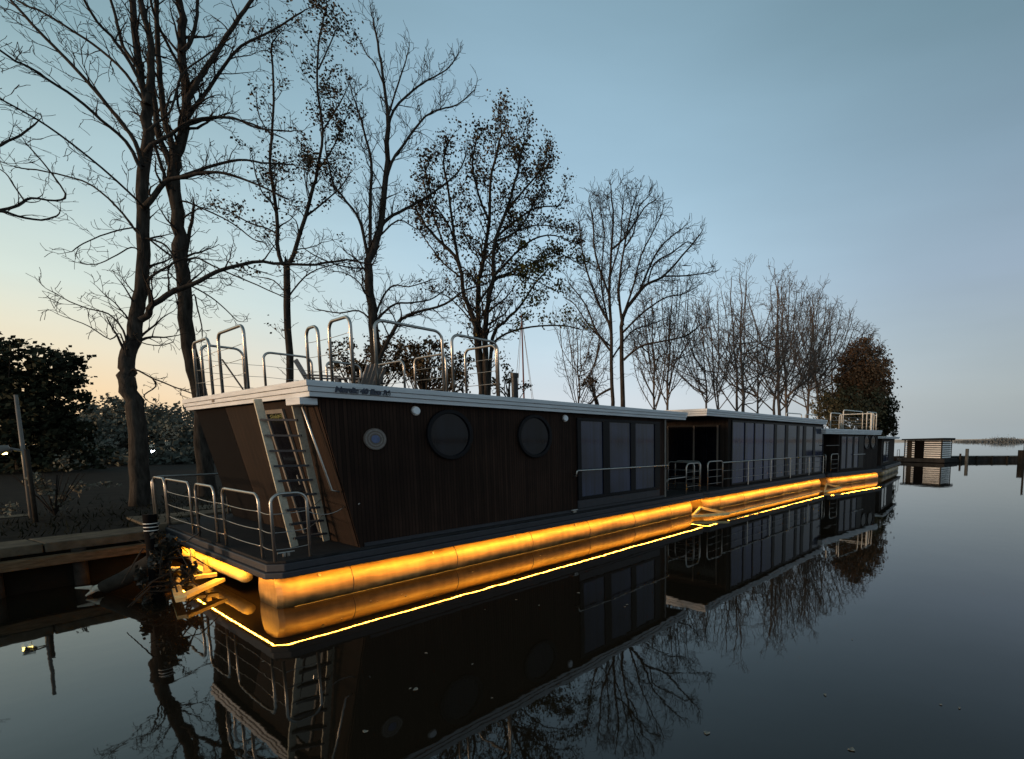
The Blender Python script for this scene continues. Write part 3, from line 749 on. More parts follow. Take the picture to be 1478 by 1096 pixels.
def proj(wp):
    v_ = wp - EYE; fw = v_.x*math.cos(YAW)+v_.y*math.sin(YAW); r = v_.x*math.sin(YAW)-v_.y*math.cos(YAW)
    c, s = math.cos(PIT), math.sin(PIT); Fd = fw*c + v_.z*s; U = -fw*s + v_.z*c
    return CX + F*r/Fd, CY - F*U/Fd

# --- tree 1: the curved trunk at the left
T1 = [
 ([(203,735),(201,690),(200,642),(196,592),(182,556),(181,538),(188,510),(192,483),(199,450),(205,420),(207,336),(208,252),(211,189),(212,150)], 28, 14, .3),
 ([(212,150),(205,118),(197,63),(191,0),(188,-50),(190,-90)], 11, 6, .4),
 ([(212,150),(218,105),(217,55),(206,13),(198,-40),(200,-80)], 11, 6, -.3),
 ([(205,240),(195,205),(170,171),(137,130),(98,87),(66,55),(36,23),(10,-6),(-30,-40)], 6.5, 3, 1.2),
 ([(204,245),(182,205),(146,173),(109,141),(75,119),(48,100),(23,89),(-5,69)], 5.5, 2.5, -1.2),
 ([(206,300),(199,290),(147,243),(84,193),(40,165),(-5,140)], 3.6, 2, -2.0),
 ([(206,345),(195,332),(168,298),(134,269),(109,258),(67,248),(30,243)], 3.8, 1.8, 1.0),
 ([(210,150),(182,107),(146,73),(110,48),(62,18),(36,7),(0,-15)], 4.6, 2.5, 1.8),
 ([(210,150),(203,119),(182,82),(160,52),(141,32),(121,0),(108,-35)], 6, 3, -.8),
 ([(203,105),(190,85),(177,66),(169,34),(160,0),(152,-40)], 5.5, 3, .5),
 ([(206,350),(198,330),(170,333),(145,341),(120,352),(108,360)], 2.6, 1.4, -.6),
 ([(205,365),(190,357),(169,368),(145,380),(125,382)], 2.4, 1.3, .5),
 ([(184,505),(178,477),(156,453),(128,446),(100,435),(81,424)], 3, 1.4, .8),
 ([(184,520),(174,482),(159,490),(130,472),(101,460)], 2.4, 1.2, -.7),
 ([(193,480),(203,494),(230,499),(250,494)], 2.4, 1.2, -.4),
 ([(184,545),(193,533),(220,546),(250,558),(277,568)], 3.2, 1.8, -.8),
 ([(220,546),(225,558),(208,570),(212,578)], 2.4, 1.5, -.3),
 ([(203,462),(214,455),(220,440),(254,419),(277,411),(315,392),(365,379),(410,381),(455,382),(500,375),(525,380)], 10, 3, -1.6),
 ([(214,455),(217,430),(214,405),(230,392),(250,380)], 5, 3, -.4),
 ([(207,300),(216,291),(237,264),(262,256),(291,250),(325,250),(372,267),(406,284)], 9, 2.5, -1.6),
 ([(211,220),(218,210),(248,193),(277,174),(327,170),(365,180),(403,197)], 7, 2.2, -1.2),
 ([(207,345),(216,345),(240,355),(252,374)], 3.5, 2.5, -.3),
 ([(212,190),(230,175),(246,160),(262,110),(283,90),(310,72)], 4, 2, -.5),
]
P1 = dict(dens=(4.2, 5.0, 5.2), rmin=.0048, seg=.18, up=.22, bend=.7, wob=.17, ratio=(.28, .58), ang=(22, 62))
traced_tree('bare_tree', (203,735), 12.4, T1, 11, 'bare tree with the crooked curving trunk, leftmost of the tall trunks', P=P1, trunk_n=1)
# --- tree 2
T2 = [
 ([(293,640),(288,568),(275,520),(267,460),(262,392),(259,341),(252,291),(250,250)], 22, 15, 0),
 ([(250,250),(256,225),(266,185),(270,138),(262,76),(262,25),(256,-10),(255,-60)], 14, 8, .4),
 ([(250,250),(242,225),(229,197),(222,147),(219,110),(216,60)], 10, 5, .5),
 ([(250,250),(250,218),(237,168),(231,113),(227,60),(225,0),(222,-40)], 9, 4.5, -.6),
 ([(270,150),(275,134),(311,80),(336,38),(361,4),(380,-25)], 8.5, 4, -.6),
 ([(270,170),(285,150),(311,113),(348,67),(390,46),(437,17)], 6.5, 2.2, .8),
 ([(266,190),(273,180),(302,172),(336,170),(370,185),(420,190)], 5, 2, -1.2),
 ([(252,262),(260,256),(302,241),(344,231),(378,235),(420,238)], 6, 2.2, -.8),
 ([(258,258),(290,248),(327,252),(378,269),(410,285)], 4, 1.8, 1.2),
 ([(255,300),(262,290),(294,302),(336,323),(365,345),(380,350)], 3.4, 1.6, -.8),
 ([(266,392),(270,350),(277,321),(279,301)], 6, 3.5, .4),
 ([(263,380),(274,374),(288,374),(318,389),(372,412),(409,429)], 3.6, 1.6, -1.0),
 ([(266,420),(277,414),(304,429),(325,446),(342,463)], 3, 1.5, .8),
 ([(268,440),(280,425),(285,445),(291,470),(292,485)], 2.6, 1.4, .3),
 ([(262,76),(275,60),(283,30),(285,0),(288,-40)], 6, 3.5, .5),
 ([(250,300),(236,250),(225,215),(214,190)], 5, 3, -.5),
 ([(259,372),(245,368),(215,345)], 4, 2.5, -.5),
 ([(262,100),(240,60),(222,20),(215,-20)], 4.5, 2.5, -.9),
]
traced_tree('bare_tree', (293,640), 14.6, T2, 21, 'second tall bare tree, straight trunk leaning just left of the nearest houseboat roof', P=dict(P1, rmin=.0058), trunk_n=1)
# --- tree 3: thin with leaves
T3 = [
 ([(421,600),(419,544),(415,443),(414,385)], 12, 9, 0),
 ([(414,385),(403,369),(399,308),(392,257),(390,235),(395,147),(392,76),(394,60)], 6.5, 2, .3),
 ([(414,385),(423,369),(440,314),(453,267),(458,248),(466,189),(458,126),(460,63),(468,22)], 6.5, 2, -.3),
 ([(404,340),(385,330),(360,322),(330,305),(312,298)], 3, 1.4, .8),
 ([(400,300),(380,280),(370,255),(365,230)], 2.6, 1.3, -.5),
 ([(440,314),(470,290),(492,270),(505,250)], 3, 1.3, .5),
 ([(456,250),(480,215),(490,190),(500,170)], 2.6, 1.3, -.5),
 ([(466,189),(490,150),(505,120)], 2.4, 1.2, .4),
 ([(394,200),(375,170),(370,140)], 2.2, 1.1, .4),
 ([(416,430),(440,400),(470,385),(520,375)], 2.6, 1.3, -.6),
 ([(414,425),(395,405),(372,400)], 2.4, 1.2, .5),
 ([(460,100),(478,60),(488,40),(500,50)], 2.2, 1.1, .3),
]
def c3(wp, p):
    x, y = proj(wp)
    a = 0
    if y < 330: a = .30
    if 330 <= y < 400: a = .22 if x < 440 else .1
    if x > 435 and y < 330: a = .55
    if x < 420 and 60 < y < 200: a = .26
    if 445 < y < 500: a = .4 if abs(x - 415) < 30 else 0
    return a
traced_tree('leafy_thin_tree', (421,600), 16.5, T3, 33, 'slender tree with sparse clinging leaves, third trunk from the left', P=dict(P1, dens=(3.6, 4.2, 4.0), ratio=(.2, .42), rmin=.0055, up=.4), leafspec=[('leaf', c3, 7, .09, .12)], trunk_n=1)
# --- tree 4: bare
T4 = [
 ([(546,600),(545,553),(541,500),(538,458),(533,410),(533,378),(545,344),(553,294),(559,231),(560,168)], 20, 6, 0),
 ([(560,168),(553,109),(545,62),(539,32),(537,22)], 5, 1.6, .3),
 ([(534,385),(524,336),(515,311),(492,281),(480,262),(470,215)], 5.5, 2, .6),
 ([(534,369),(534,300),(536,235),(528,200),(517,160),(510,140)], 5.5, 1.8, -.7),
 ([(549,330),(560,316),(585,302),(606,290),(627,277),(660,250),(672,225)], 5.5, 2, .9),
 ([(556,265),(565,235),(585,206),(600,185),(614,168),(635,158),(660,151),(685,130)], 4.8, 1.6, -.6),
 ([(560,190),(568,160),(597,130),(615,118),(631,109),(648,98),(660,80)], 4, 1.5, .7),
 ([(560,170),(575,120),(585,90),(590,70)], 3, 1.2, -.5),
 ([(553,120),(540,90),(530,80),(520,60)], 2.6, 1.1, .3),
 ([(545,530),(552,508),(574,467),(590,455),(608,449),(642,439),(670,420),(700,410)], 7, 2.2, -1.2),
 ([(540,470),(550,455),(571,439),(595,437),(620,433),(640,420)], 4.5, 1.8, 1.2),
 ([(540,478),(536,464),(518,449),(490,452),(459,447)], 3.8, 1.6, .8),
 ([(533,400),(533,389),(510,387),(490,383),(460,372),(440,360)], 3.2, 1.4, -.8),
 ([(541,460),(552,430),(568,412),(590,414),(620,405)], 3.6, 1.5, -.6),
 ([(537,440),(520,410),(500,395),(480,392)], 2.8, 1.3, .5),
 ([(545,344),(575,318),(600,330),(625,335)], 2.8, 1.3, .9),
]
P4 = dict(P1, dens=(5.4, 6.0, 5.0), ratio=(.25, .5), rmin=.0056, up=.45, lift=.2)
traced_tree('bare_tree', (546,600), 17.0, T4, 44, 'tall bare forked tree rising behind the roof lettering of the nearest houseboat', P=P4, trunk_n=1)
# --- tree 5: leafy round crown
T5 = [
 ([(697,610),(695,564),(690,505),(686,473),(676,440),(670,427),(662,380),(639,352),(614,324),(600,300)], 13, 3, 0),
 ([(699,610),(697,560),(693,505),(690,460),(690,414),(698,377),(706,320),(708,260),(716,225),(722,200)], 11, 2.5, .8),
 ([(702,610),(701,530),(701,476),(704,439),(711,402),(714,349),(732,302),(746,250),(754,215)], 11, 2.5, -.8),
 ([(704,600),(711,489),(729,464),(751,442),(768,415),(790,390)], 6.5, 2, .5),
 ([(712,495),(730,482),(767,472),(813,470),(835,475)], 4, 1.8, -1),
 ([(664,385),(655,340),(648,280),(640,235),(648,205)], 5, 2, -.8),
 ([(714,345),(745,318),(775,300),(805,297),(815,280)], 4, 1.5, .8),
 ([(706,320),(690,280),(682,235),(688,200)], 4.5, 1.8, -.6),
 ([(711,402),(740,370),(770,345),(800,340),(825,350)], 4, 1.6, -.6),
 ([(690,440),(720,400),(760,400),(800,420)], 3.6, 1.6, 1),
 ([(732,302),(760,270),(785,240),(790,215)], 3.6, 1.5, .7),
 ([(640,352),(622,300),(612,262),(620,230)], 3.2, 1.4, .5),
 ([(686,470),(660,440),(640,425),(622,420)], 2.6, 1.3, -.5),
 ([(664,400),(640,380),(618,352),(604,330)], 3, 1.4, 1.1),
 ([(714,349),(750,330),(782,270),(792,235)], 3.6, 1.4, -1.2),
 ([(698,377),(735,340),(775,325),(812,330)], 3, 1.4, 1.3),
 ([(662,380),(650,330),(625,290),(618,260)], 3, 1.4, -1.2),
 ([(711,402),(760,385),(800,365),(830,378)], 3, 1.4, 1.2),
]
def c5(wp, p):
    x, y = proj(wp)
    if 385 < y < 470 and x > 745: return .0
    return .52 if y < 330 else (.34 if y < 400 else .10)
def c5o(wp, p):
    x, y = proj(wp)
    if x > 745 and y > 350: return .55
    return .02
traced_tree('leafy_tree', (697,610), 20.5, T5, 55, 'broad tree still holding brown leaves, fifth from the left above the round windows', P=dict(P1, dens=(3.4, 3.8, 3.6), ratio=(.25, .48), rmin=.0068, up=.5), leafspec=[('leaf', c5, 6, .11, .15), ('leaf_olive', c5o, 5, .13, .14)], trunk_n=1)
# --- tree 6: bare, twin stems
T6 = [
 ([(884,610),(884,581),(882,492),(880,420),(883,360),(885,320),(882,275)], 9, 2, 0),
 ([(899,610),(899,581),(897,507),(899,458),(921,425),(935,410),(958,399),(985,370),(1010,339)], 9, 2, .5),
 ([(899,470),(893,420),(900,360),(910,310),(918,285)], 5, 1.6, -.8),
 ([(881,470),(865,440),(850,400),(840,360),(836,320)], 4.6, 1.6, .8),
 ([(881,430),(860,370),(856,320),(850,290)], 4, 1.5, -.7),
 ([(883,360),(905,340),(930,300),(945,290)], 3.6, 1.4, .6),
 ([(921,425),(945,370),(965,345),(985,330)], 3.8, 1.5, -.6),
 ([(958,399),(990,398),(1015,395),(1030,392)], 3, 1.3, .5),
 ([(900,520),(925,500),(960,492),(990,485),(1010,470)], 4, 1.6, -1),
 ([(884,510),(862,480),(845,440),(822,410)], 4, 1.6, -.5),
 ([(884,560),(865,570),(850,585)], 4, 3, .5),
 ([(882,480),(872,440),(868,400),(872,340),(866,300)], 3.6, 1.4, 1.2),
 ([(899,458),(915,410),(925,370),(945,330),(955,310)], 3.8, 1.4, -1.2),
 ([(899,480),(930,450),(960,430),(985,425),(1005,415)], 3.4, 1.3, 1.4),
 ([(881,500),(850,470),(830,440),(815,430)], 3, 1.3, 1.2),
 ([(935,410),(945,380),(970,365),(990,350),(1000,352)], 3, 1.3, .8),
 ([(900,360),(915,335),(922,300),(935,285)], 2.8, 1.2, -.8),
 ([(880,400),(895,350),(898,310),(900,288)], 3, 1.2, -1.0),
 ([(882,520),(910,480),(935,470),(960,460)], 3, 1.3, 1.0),
]
P6 = dict(P1, dens=(4.2, 4.6, 4.0), ratio=(.30, .56), rmin=.0085, up=.3, lmin=.4, seg=.3, ang=(26, 62), lift=.10)
traced_tree('bare_tree', (890,610), 26.5, T6, 66, 'bare fan shaped tree with twin trunks behind the gap between the first two houseboats', P=P6, trunk_n=2)

# --- generic trees for the rest of the row
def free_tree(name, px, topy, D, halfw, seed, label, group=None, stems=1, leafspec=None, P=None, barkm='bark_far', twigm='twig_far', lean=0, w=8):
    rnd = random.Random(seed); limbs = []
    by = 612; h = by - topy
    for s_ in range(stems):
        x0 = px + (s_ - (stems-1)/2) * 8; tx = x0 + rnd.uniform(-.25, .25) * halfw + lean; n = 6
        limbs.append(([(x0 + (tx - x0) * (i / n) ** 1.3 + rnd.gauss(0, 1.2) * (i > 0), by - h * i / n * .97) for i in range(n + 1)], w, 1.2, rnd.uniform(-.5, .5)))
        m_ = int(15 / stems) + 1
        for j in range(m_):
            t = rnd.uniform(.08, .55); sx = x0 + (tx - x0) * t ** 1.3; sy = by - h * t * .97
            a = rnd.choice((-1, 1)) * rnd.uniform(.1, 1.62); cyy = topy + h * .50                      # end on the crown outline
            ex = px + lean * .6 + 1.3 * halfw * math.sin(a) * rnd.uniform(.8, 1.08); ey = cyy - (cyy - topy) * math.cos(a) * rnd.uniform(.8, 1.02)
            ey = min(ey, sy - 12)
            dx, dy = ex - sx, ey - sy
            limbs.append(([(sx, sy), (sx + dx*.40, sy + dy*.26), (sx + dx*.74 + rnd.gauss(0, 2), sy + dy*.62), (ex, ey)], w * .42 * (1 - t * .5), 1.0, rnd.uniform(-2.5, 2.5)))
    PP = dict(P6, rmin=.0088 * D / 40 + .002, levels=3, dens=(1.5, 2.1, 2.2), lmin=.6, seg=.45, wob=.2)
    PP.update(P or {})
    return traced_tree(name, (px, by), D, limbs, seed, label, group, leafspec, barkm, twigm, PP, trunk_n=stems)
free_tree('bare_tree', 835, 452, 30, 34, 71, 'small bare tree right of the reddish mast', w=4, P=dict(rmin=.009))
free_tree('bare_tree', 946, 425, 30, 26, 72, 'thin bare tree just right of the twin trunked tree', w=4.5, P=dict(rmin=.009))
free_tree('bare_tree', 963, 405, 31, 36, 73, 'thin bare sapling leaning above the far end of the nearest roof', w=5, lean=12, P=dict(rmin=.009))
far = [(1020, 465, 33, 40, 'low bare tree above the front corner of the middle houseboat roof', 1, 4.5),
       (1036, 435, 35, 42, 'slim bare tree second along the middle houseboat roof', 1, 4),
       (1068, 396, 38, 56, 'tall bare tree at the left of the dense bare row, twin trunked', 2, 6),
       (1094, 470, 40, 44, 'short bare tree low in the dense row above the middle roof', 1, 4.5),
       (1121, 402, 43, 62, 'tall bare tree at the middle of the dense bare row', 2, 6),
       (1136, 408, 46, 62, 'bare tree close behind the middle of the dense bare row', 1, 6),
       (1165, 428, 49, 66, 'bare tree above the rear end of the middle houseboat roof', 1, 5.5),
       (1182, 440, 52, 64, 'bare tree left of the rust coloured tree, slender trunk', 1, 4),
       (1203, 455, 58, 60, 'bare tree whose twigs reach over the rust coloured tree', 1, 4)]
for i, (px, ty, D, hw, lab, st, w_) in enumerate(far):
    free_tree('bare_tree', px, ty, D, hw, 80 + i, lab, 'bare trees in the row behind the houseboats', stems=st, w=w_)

def bushy(name, px, D, parts, seed, label, group=None, trunk=True, cat='tree', base_z=None, size=.3, twigs=60, m='leaf_dark'):
    """parts: list of (px, py, rx_px, ry_px, n leaves, material)"""
    rnd = random.Random(seed); b = at_d(px, 640, D); root = empty(name, (b.x, b.y, zc if base_z is None else base_z), 0, label=label, cat=cat, group=group)
    org = Vector((b.x, b.y, root.location.z)); k = D / F
    groups = {}; cents = []
    for (x, y, rx, ry, n, mm) in parts:
        c = at_d(x, y, D) - org; cents.append(c); mb = groups.setdefault(mm, MB())
        nc = max(6, int(n / 45))
        for j in range(nc):
            # clumps spread over the volume, more of them near its surface
            v_ = Vector((rnd.gauss(0, 1), rnd.gauss(0, 1), rnd.gauss(0, 1))).normalized() * rnd.choice((rnd.uniform(.2, .95), rnd.uniform(.7, 1.12)))
            cc = c + Vector((v_.x * rx * k, v_.y * rx * k, v_.z * ry * k)); cr_ = rnd.uniform(.07, .26) * min(rx, ry) * k + size * .5
            for _ in range(int(n / nc)):
                leaf(mb, cc + Vector((rnd.gauss(0, .6) * cr_, rnd.gauss(0, .6) * cr_, rnd.gauss(0, .5) * cr_)), size * rnd.uniform(.5, 1.3), rnd)
            cents.append(cc)
    for mm, mb in groups.items(): mb.build('crown', M[mm], root)
    tr = [([Vector((0, 0, -.2)), Vector((0, 0, .5)), cents[0] * .6, cents[0]], [.2, .16, .1, .04])] if trunk else []
    for c in rnd.sample(cents, min(len(cents), twigs)):
        a = Vector((0, 0, .4)).lerp(cents[0], rnd.uniform(.1, .8)); mid = a.lerp(c, .5) + Vector((rnd.gauss(0, .1), rnd.gauss(0, .1), rnd.uniform(0, .2)))
        tr.append(([a, mid, c], [.05, .03, .012]))
    if tr: curve_mesh('trunk', tr, M['bark'], root, 1)
    return root
# rust and green trees at the end of the spit
bushy('autumn_tree', 1243, 50, [(1246, 546, 34, 50, 15000, 'leaf_rust'), (1228, 590, 44, 36, 9000, 'leaf_green')], 91, 'round rust coloured tree at the end of the row', size=.27)
bushy('evergreen_shrub', 1272, 58, [(1274, 592, 20, 36, 4500, 'leaf_dark'), (1268, 618, 24, 20, 3000, 'leaf_dark')], 92, 'dark green bush at the far right end of the tree row', cat='shrub', size=.30)
bushy('evergreen_shrub', 1200, 60, [(1200, 590, 26, 22, 2000, 'leaf_green')], 93, 'grey green bush left of the rust coloured tree', cat='shrub', size=.30)
# leafy bushes behind the nearest roof
bushy('leafy_shrub', 520, 27, [(510, 520, 28, 30, 1000, 'leaf'), (560, 525, 30, 38, 1500, 'leaf')], 94, 'leafy brown bush behind the left part of the nearest rooftop railings', cat='shrub', size=.17, twigs=60)
bushy('leafy_shrub', 620, 27, [(610, 518, 34, 38, 2100, 'leaf'), (655, 535, 30, 32, 1300, 'leaf')], 95, 'leafy brown bush behind the long near side hoop of the rooftop railings', cat='shrub', size=.17, twigs=70)
bushy('leafy_shrub', 735, 30, [(735, 548, 26, 26, 480, 'leaf')], 96, 'small sparse bush behind the black stove pipe', cat='shrub', size=.16, twigs=40)
bushy('leafy_shrub', 885, 31, [(850, 540, 28, 26, 330, 'leaf')], 97, 'sparse bush low behind the twin trunked bare tree', cat='shrub', size=.16, twigs=50)
# big dark tree, far left
bushy('dark_tree', 25, 26, [(-10, 540, 56, 56, 4200, 'leaf_dark'), (58, 545, 44, 46, 2300, 'leaf_dark'), (45, 605, 60, 50, 4200, 'leaf_dark'), (100, 560, 18, 18, 500, 'leaf_dark'), (20, 660, 95, 45, 4500, 'leaf_dark'), (88,592,28,32,700,'leaf_dark')], 98, 'big dark leafy tree at the left edge behind the lamp post', size=.26, twigs=60)
# hazy wood on the left: individual crowns
wood = [(160, 680, 70, 18, 34), (255, 680, 50, 18, 36), (110, 640, 48, 34, 48), (150, 640, 34, 46, 52), (165, 612, 25, 40, 60), (205, 622, 38, 42, 54), (235, 618, 30, 36, 58), (262, 632, 36, 42, 52), (300, 640, 40, 40, 56), (130, 606, 20, 20, 62), (350, 640, 40, 40, 60)]
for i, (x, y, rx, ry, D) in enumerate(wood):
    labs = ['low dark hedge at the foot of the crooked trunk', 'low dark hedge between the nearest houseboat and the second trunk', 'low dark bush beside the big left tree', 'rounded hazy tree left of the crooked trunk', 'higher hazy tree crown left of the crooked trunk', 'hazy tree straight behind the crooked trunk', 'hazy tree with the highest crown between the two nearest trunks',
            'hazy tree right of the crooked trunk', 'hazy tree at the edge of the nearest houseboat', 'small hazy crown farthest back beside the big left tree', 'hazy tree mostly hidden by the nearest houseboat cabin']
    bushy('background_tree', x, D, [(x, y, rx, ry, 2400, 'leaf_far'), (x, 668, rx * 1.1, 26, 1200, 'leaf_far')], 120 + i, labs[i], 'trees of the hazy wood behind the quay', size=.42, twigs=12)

# bare branch reaching in at the left edge belongs to a tree just outside the frame
T0 = [([(-150,620),(-140,500),(-120,400),(-100,320)], 22, 16, 0),
      ([(-100,330),(-50,312),(0,305),(25,312),(60,318),(82,312)], 7, 2.5, -.4),
      ([(-10,306),(25,297),(45,286),(80,290),(95,280),(62,235),(42,212)], 5, 2, .3),
      ([(-100,320),(-50,240),(0,210),(30,195),(50,180)], 6, 2.5, .4),
      ([(35,290),(20,268),(8,250),(-10,240)], 2.6, 1.4, .3)]
traced_tree('bare_tree', (-150,620), 11.5, T0, 5, 'rough bare branch reaching in at the left edge beside the tall trunks', P=dict(P1, levels=2), trunk_n=1)

# sailing boat behind, only its mast and stays show
mb_ = at_d(757, 600, 46)
sb = empty('sailing_boat', (mb_.x, mb_.y, .55), R(20), label='sailing boat behind the trees, its reddish mast and stays right of the stove pipe', cat='sailing boat')
mh = at_d(753, 455, 46).z - .55
MB().tube([(0, 0, .6), (0, 0, mh)], .085, 8, .06).build('mast', M['red'], sb)
for e in ((2.8, 0, .9), (-2.6, 0, .9), (.2, 1.2, .9), (.2, -1.2, .9)): MB().tube([(0, 0, mh - .1), e], .018, 4).build('stay', M['grey_trim'], sb)
MB().prism([(-3.2, -.9), (1.0, -1.2), (3.4, 0), (1.0, 1.2), (-3.2, .9)], 'z', -.5, .9).build('hull', M['hull'], sb, bevel=.1)
MB().box((-2, -.6, .905), (.9, .6, 1.3)).build('cabin', M['hull'], sb, bevel=.1)
MB().tube([(0, 0, 1.7), (-2.6, 0, 1.6)], .06, 8).build('boom', M['red'], sb)

# ================================================================== RIGHT SIDE: hut, jetty, far shore
hc = at_z(1358, 668.5, 0); hl = at_z(1305, 667.5, 0) * 1.022; hl.z = 0; fdir = (hl - hc); fw_ = fdir.length; ang_ = math.atan2(fdir.y, fdir.x)
hut = empty('floating_hut', (hc.x, hc.y, 0), ang_, label='small floating hut with horizontal white slats and flat dark roof on the far water', cat='hut')
# local x runs from the right front corner to the left, local -y faces away
Wf = fw_; Dh = 2.6
MB().box((-.5, -Dh - .5, .05), (Wf + .5, .5, .42)).build('float', M['jetty'], hut)
MB().prism([(-.25, 2.32), (Wf + .25, 2.32), (Wf + .25, 2.46), (-.25, 2.56)], 'y', -Dh - .3, .3).build('roof', M['jetty'], hut)
MB().box((Wf * .47, .0, .42), (Wf * .72, .03, 2.31)).build('door', M['near_black'], hut)
MB().box((Wf * .80, .0, .42), (Wf * .93, .03, 2.31)).build('wall', M['pile'], hut)
MB().box((.08, -Dh + .05, .42), (Wf - .06, -.35, 2.30)).build('inner_wall', M['pile'], hut)
for (x0, x1) in ((.02, Wf * .46), (Wf * .725, Wf * .795), (Wf * .935, Wf - .01)):
    n = 8
    for k in range(n):
        z = .50 + k * (1.75 / n); MB().box((x0, -.02, z), (x1, .02, z + .125)).build('slat', M['slat'], hut)
for k in range(8):
    z = .50 + k * (1.75 / 8); MB().box((-.02, -Dh, z), (.018, -.06, z + .125)).build('slat', M['slat'], hut)
for x in (.0, Wf):
    for y in (0, -Dh): MB().box((x - .05, y - .05, .40), (x + .05, y + .05, 2.33)).build('corner_post', M['pile'], hut)

def jetty_pts():
    return at_z(1283, 665.5, 0), at_z(1476, 664.5, 0)
ja, jb = jetty_pts(); jb = jb + (jb - ja).normalized() * 25
jt = empty('jetty', (0, 0, 0), 0, label='long low dark jetty across the water on the right', cat='jetty')
za = .92
MB().beam((ja.x, ja.y, .20), (jb.x, jb.y, .20), 1.6, .50).build('body', M['jetty'], jt)
MB().beam((ja.x, ja.y, .49), (jb.x, jb.y, .49), 1.9, .07).build('walkway', M['jetty_top'], jt)
for i in range(22):
    t = (i + .3) / 22; p = ja.lerp(jb, t); nrm = Vector((-(jb - ja).y, (jb - ja).x, 0)).normalized() * .98
    MB().tube([(p.x - nrm.x, p.y - nrm.y, -.5), (p.x - nrm.x, p.y - nrm.y, .56)], .10, 8).build('pile', M['pile'], jt)
def post(px, ytop, ybase, r, name, label, cat='post', m='pile'):
    p = at_z(px, ybase, 0); D = p.x*math.cos(YAW)+p.y*math.sin(YAW); zt_ = at_d(px, ytop, D).z
    o = MB().tube([(p.x, p.y, -.8), (p.x, p.y, zt_)], r, 12).build(name, M[m], None, smooth=False)
    return tag(o, label, cat)
post(1395, 648, 667.5, .17, 'mooring_post', 'short grey mooring post in front of the jetty right of the slatted hut', m='jetty_top')
post(1385.5, 655, 667.5, .10, 'mooring_post', 'thinner mooring post close to the right side of the slatted hut', m='pile')
post(1473.5, 650, 670, .32, 'mooring_post', 'thick dark mooring pile at the right edge of the water', m='pile')
post(1477.5, 622, 668.5, .10, 'mooring_post', 'tall thin pole at the extreme right edge behind the thick pile', m='pile')

def shore_strip(name, az0, az1, dist, h, seed, m, label=None):
    rnd = random.Random(seed); mb = MB(); n = 160; vs = []; 
    for i in range(n + 1):
        a = az0 + (az1 - az0) * i / n; x, y = dist * math.cos(a), dist * math.sin(a)
        hh = h(i / n) * (1 + rnd.uniform(-.12, .12))
        vs += [(x, y, -.5), (x, y, hh), (x * 1.05, y * 1.05, hh * .9)]
    fs = []
    for i in range(n): k = i * 3; fs += [(k, k+3, k+4, k+1), (k+1, k+4, k+5, k+2)]
    mb.add(vs, fs); return mb.build(name, M[m])
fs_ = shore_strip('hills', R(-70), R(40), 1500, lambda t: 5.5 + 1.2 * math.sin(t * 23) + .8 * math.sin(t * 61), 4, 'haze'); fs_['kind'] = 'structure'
# clumps of hazy trees on the far shore
fr = random.Random(44)
mbf = MB()
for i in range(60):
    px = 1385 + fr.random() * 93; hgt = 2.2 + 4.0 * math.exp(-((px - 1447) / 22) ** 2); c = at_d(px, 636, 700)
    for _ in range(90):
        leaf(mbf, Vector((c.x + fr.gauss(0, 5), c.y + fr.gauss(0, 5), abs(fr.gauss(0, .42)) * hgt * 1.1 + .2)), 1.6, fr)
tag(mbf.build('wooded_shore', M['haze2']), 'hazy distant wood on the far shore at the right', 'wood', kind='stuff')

# ================================================================== floating leaves
spots = [(1020,1058,.05),(1385,1022,.035),(1358,1017,.025),(1191,1003,.045),(1229,1082,.05),(600,995,.06),(527,1056,.05),(615,943,.04),(592,994,.03),(682,959,.03),(710,1008,.02),(905,873,.04),(902,876,.03),(545,867,.02),(586,860,.04),(580,858,.025),(535,868,.03),(450,846,.03),(493,893,.03),(616,862,.03),(682,826,.03),(780,802,.03),(835,856,.05),(920,745,.04),(1230,923,.02),(720,836,.03),(745,866,.03),(778,874,.03),(857,733,.02),(660,798,.02),(380,955,.03),(700,880,.02)]
r9 = random.Random(8)
for i, (px, py, s) in enumerate(spots):
    p = at_z(px, py, .004); s *= .55
    n = 9; a0 = r9.uniform(0, 6.28); el = r9.uniform(.45, .8)
    vs = []
    for k in range(n):
        a = 2 * math.pi * k / n; rr_ = s * (1 + .35 * math.cos(3 * a) * r9.uniform(.4, 1)) ; x, y = rr_ * math.cos(a), rr_ * math.sin(a) * el
        vs.append((x * math.cos(a0) - y * math.sin(a0), x * math.sin(a0) + y * math.cos(a0), .004 * abs(math.sin(a * 2))))
    o = MB().add(vs, [tuple(range(n))]).build('floating_leaf', M['float_leaf']); o.location = p
    tag(o, 'small pale dead leaf floating on the dark water', 'leaf', 'dead leaves floating on the water')

# ================================================================== WORLD
SUNAZ = R(132)
w_ = bpy.data.worlds.new('World'); sc.world = w_; w_.use_nodes = True
nt = w_.node_tree; L = nt.links; bg = nt.nodes['Background']
tc = N(nt, 'ShaderNodeTexCoord'); sp = N(nt, 'ShaderNodeSeparateXYZ'); L.new(tc.outputs['Generated'], sp.inputs[0])
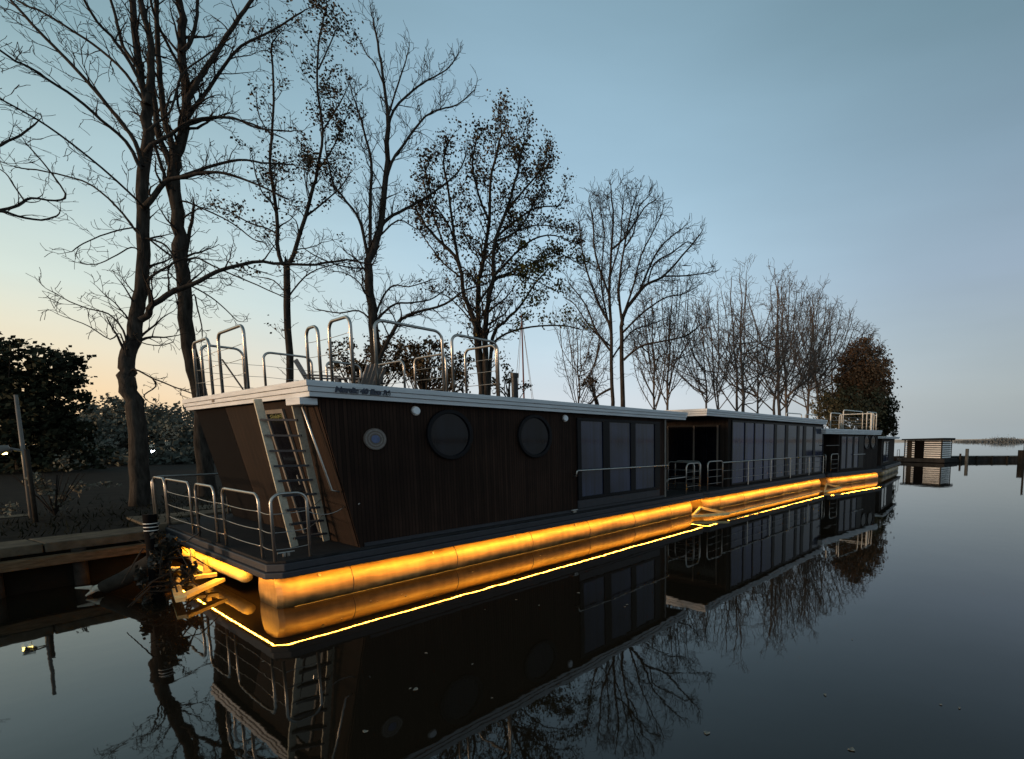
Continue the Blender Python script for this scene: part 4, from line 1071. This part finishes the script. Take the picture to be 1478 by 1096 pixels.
# azimuth factor: cosine to the sunset in the horizontal plane
def math_(op, a, b=None, c=None):
    n = N(nt, 'ShaderNodeMath', operation=op)
    for i, v_ in enumerate((a, b, c)):
        if v_ is None: continue
        if isinstance(v_, (int, float)): n.inputs[i].default_value = v_
        else: L.new(v_, n.inputs[i])
    return n.outputs[0]
hx, hy, hz = sp.outputs
hl_ = math_('SQRT', math_('ADD', math_('MULTIPLY', hx, hx), math_('MULTIPLY', hy, hy)))
hl_ = math_('MAXIMUM', hl_, .0001)
dotp = math_('DIVIDE', math_('ADD', math_('MULTIPLY', hx, math.cos(SUNAZ)), math_('MULTIPLY', hy, math.sin(SUNAZ))), hl_)
zz = math_('MAXIMUM', hz, 0.0)
def lin(c): return tuple(((v / 255 / 12.92) if v / 255 <= .04045 else ((v / 255 + .055) / 1.055) ** 2.4) for v in c)
def ramp(stops):
    cr = N(nt, 'ShaderNodeValToRGB'); cr.color_ramp.interpolation = 'EASE' if False else 'LINEAR'; e = cr.color_ramp.elements
    e[0].position = stops[0][0]; e[0].color = (*lin(stops[0][1]), 1); e[1].position = stops[1][0]; e[1].color = (*lin(stops[1][1]), 1)
    for p, c in stops[2:]:
        x = e.new(p); x.color = (*lin(c), 1)
    L.new(zz, cr.inputs[0]); return cr.outputs[0]
west = ramp([(0, (242, 196, 140)), (.06, (240, 208, 162)), (.12, (226, 214, 186)), (.20, (204, 215, 205)), (.33, (170, 194, 198)), (.46, (130, 160, 168)), (.65, (96, 124, 135)), (1, (70, 95, 108))])
mid = ramp([(0, (196, 203, 208)), (.08, (200, 210, 218)), (.18, (188, 210, 223)), (.31, (170, 199, 217)), (.46, (152, 184, 204)), (.60, (130, 161, 179)), (.75, (100, 130, 144)), (1, (70, 95, 108))])
east = ramp([(0, (150, 161, 165)), (.08, (153, 164, 168)), (.16, (152, 166, 175)), (.27, (142, 160, 178)), (.42, (125, 149, 167)), (.58, (102, 130, 144)), (.75, (82, 108, 120)), (1, (64, 88, 100))])
def mixc(f, a, b):
    m_ = N(nt, 'ShaderNodeMix', data_type='RGBA'); L.new(f, m_.inputs[0]); L.new(a, m_.inputs[6]); L.new(b, m_.inputs[7]); return m_.outputs[2]
def mr(v_, a, b):
    n = N(nt, 'ShaderNodeMapRange', interpolation_type='SMOOTHSTEP'); L.new(v_, n.inputs[0]); n.inputs[1].default_value = a; n.inputs[2].default_value = b; return n.outputs[0]
col = mixc(mr(dotp, -.78, -.02), east, mid); col = mixc(mr(dotp, .12, .80), col, west)
# faint high cloud variation
nz = N(nt, 'ShaderNodeTexNoise', Scale=2.2, Detail=5.0); mp = N(nt, 'ShaderNodeMapping'); mp.inputs['Scale'].default_value = (1, 1, 5); mp.inputs['Rotation'].default_value = (0, .2, 0); L.new(tc.outputs['Generated'], mp.inputs[0]); L.new(mp.outputs[0], nz.inputs['Vector'])
vr = N(nt, 'ShaderNodeMapRange'); L.new(nz.outputs['Fac'], vr.inputs[0]); vr.inputs[1].default_value = .3; vr.inputs[2].default_value = .7; vr.inputs[3].default_value = .96; vr.inputs[4].default_value = 1.04
vm = N(nt, 'ShaderNodeVectorMath', operation='SCALE'); L.new(col, vm.inputs[0]); L.new(vr.outputs[0], vm.inputs[3])
sky = N(nt, 'ShaderNodeTexSky', sky_type='NISHITA', sun_disc=False, sun_elevation=R(1.0), sun_rotation=math.pi / 2 - SUNAZ, air_density=1.0, dust_density=1.5)
sk = N(nt, 'ShaderNodeVectorMath', operation='SCALE'); L.new(sky.outputs[0], sk.inputs[0]); sk.inputs[3].default_value = .02
ad = N(nt, 'ShaderNodeVectorMath', operation='ADD'); L.new(vm.outputs[0], ad.inputs[0]); L.new(sk.outputs[0], ad.inputs[1])
L.new(ad.outputs[0], bg.inputs['Color']); bg.inputs['Strength'].default_value = 1.11
# the last warm glow from beyond the left shore
su = bpy.data.lights.new('sun', 'SUN'); su.energy = 2.7; su.angle = R(8); su.color = (1, .66, .40)
so = bpy.data.objects.new('sun', su); C.objects.link(so)
sd = Vector((math.cos(R(158)) * math.cos(R(4.5)), math.sin(R(158)) * math.cos(R(4.5)), math.sin(R(4.5))))
so.rotation_euler = sd.to_track_quat('Z', 'Y').to_euler()

# ================================================================== CAMERA
cam = bpy.data.cameras.new('camera'); co = bpy.data.objects.new('camera', cam); C.objects.link(co); sc.camera = co
cam.sensor_width = 36; cam.lens = F / 1478 * 36; cam.clip_end = 6000; cam.clip_start = .05
cam.shift_x = (739 - CX) / 1478; cam.shift_y = (CY - 548) / 1478
co.location = EYE
fwd = Vector((math.cos(YAW) * math.cos(PIT), math.sin(YAW) * math.cos(PIT), math.sin(PIT)))
co.rotation_euler = fwd.to_track_quat('-Z', 'Y').to_euler()
sc.view_settings.view_transform = 'Standard'; sc.view_settings.look = 'None'; sc.view_settings.exposure = 0
sc.cycles.use_denoising = True
sc.cycles.max_bounces = 6; sc.cycles.diffuse_bounces = 3; sc.cycles.glossy_bounces = 4; sc.cycles.transparent_max_bounces = 4
sc.cycles.sample_clamp_indirect = 6
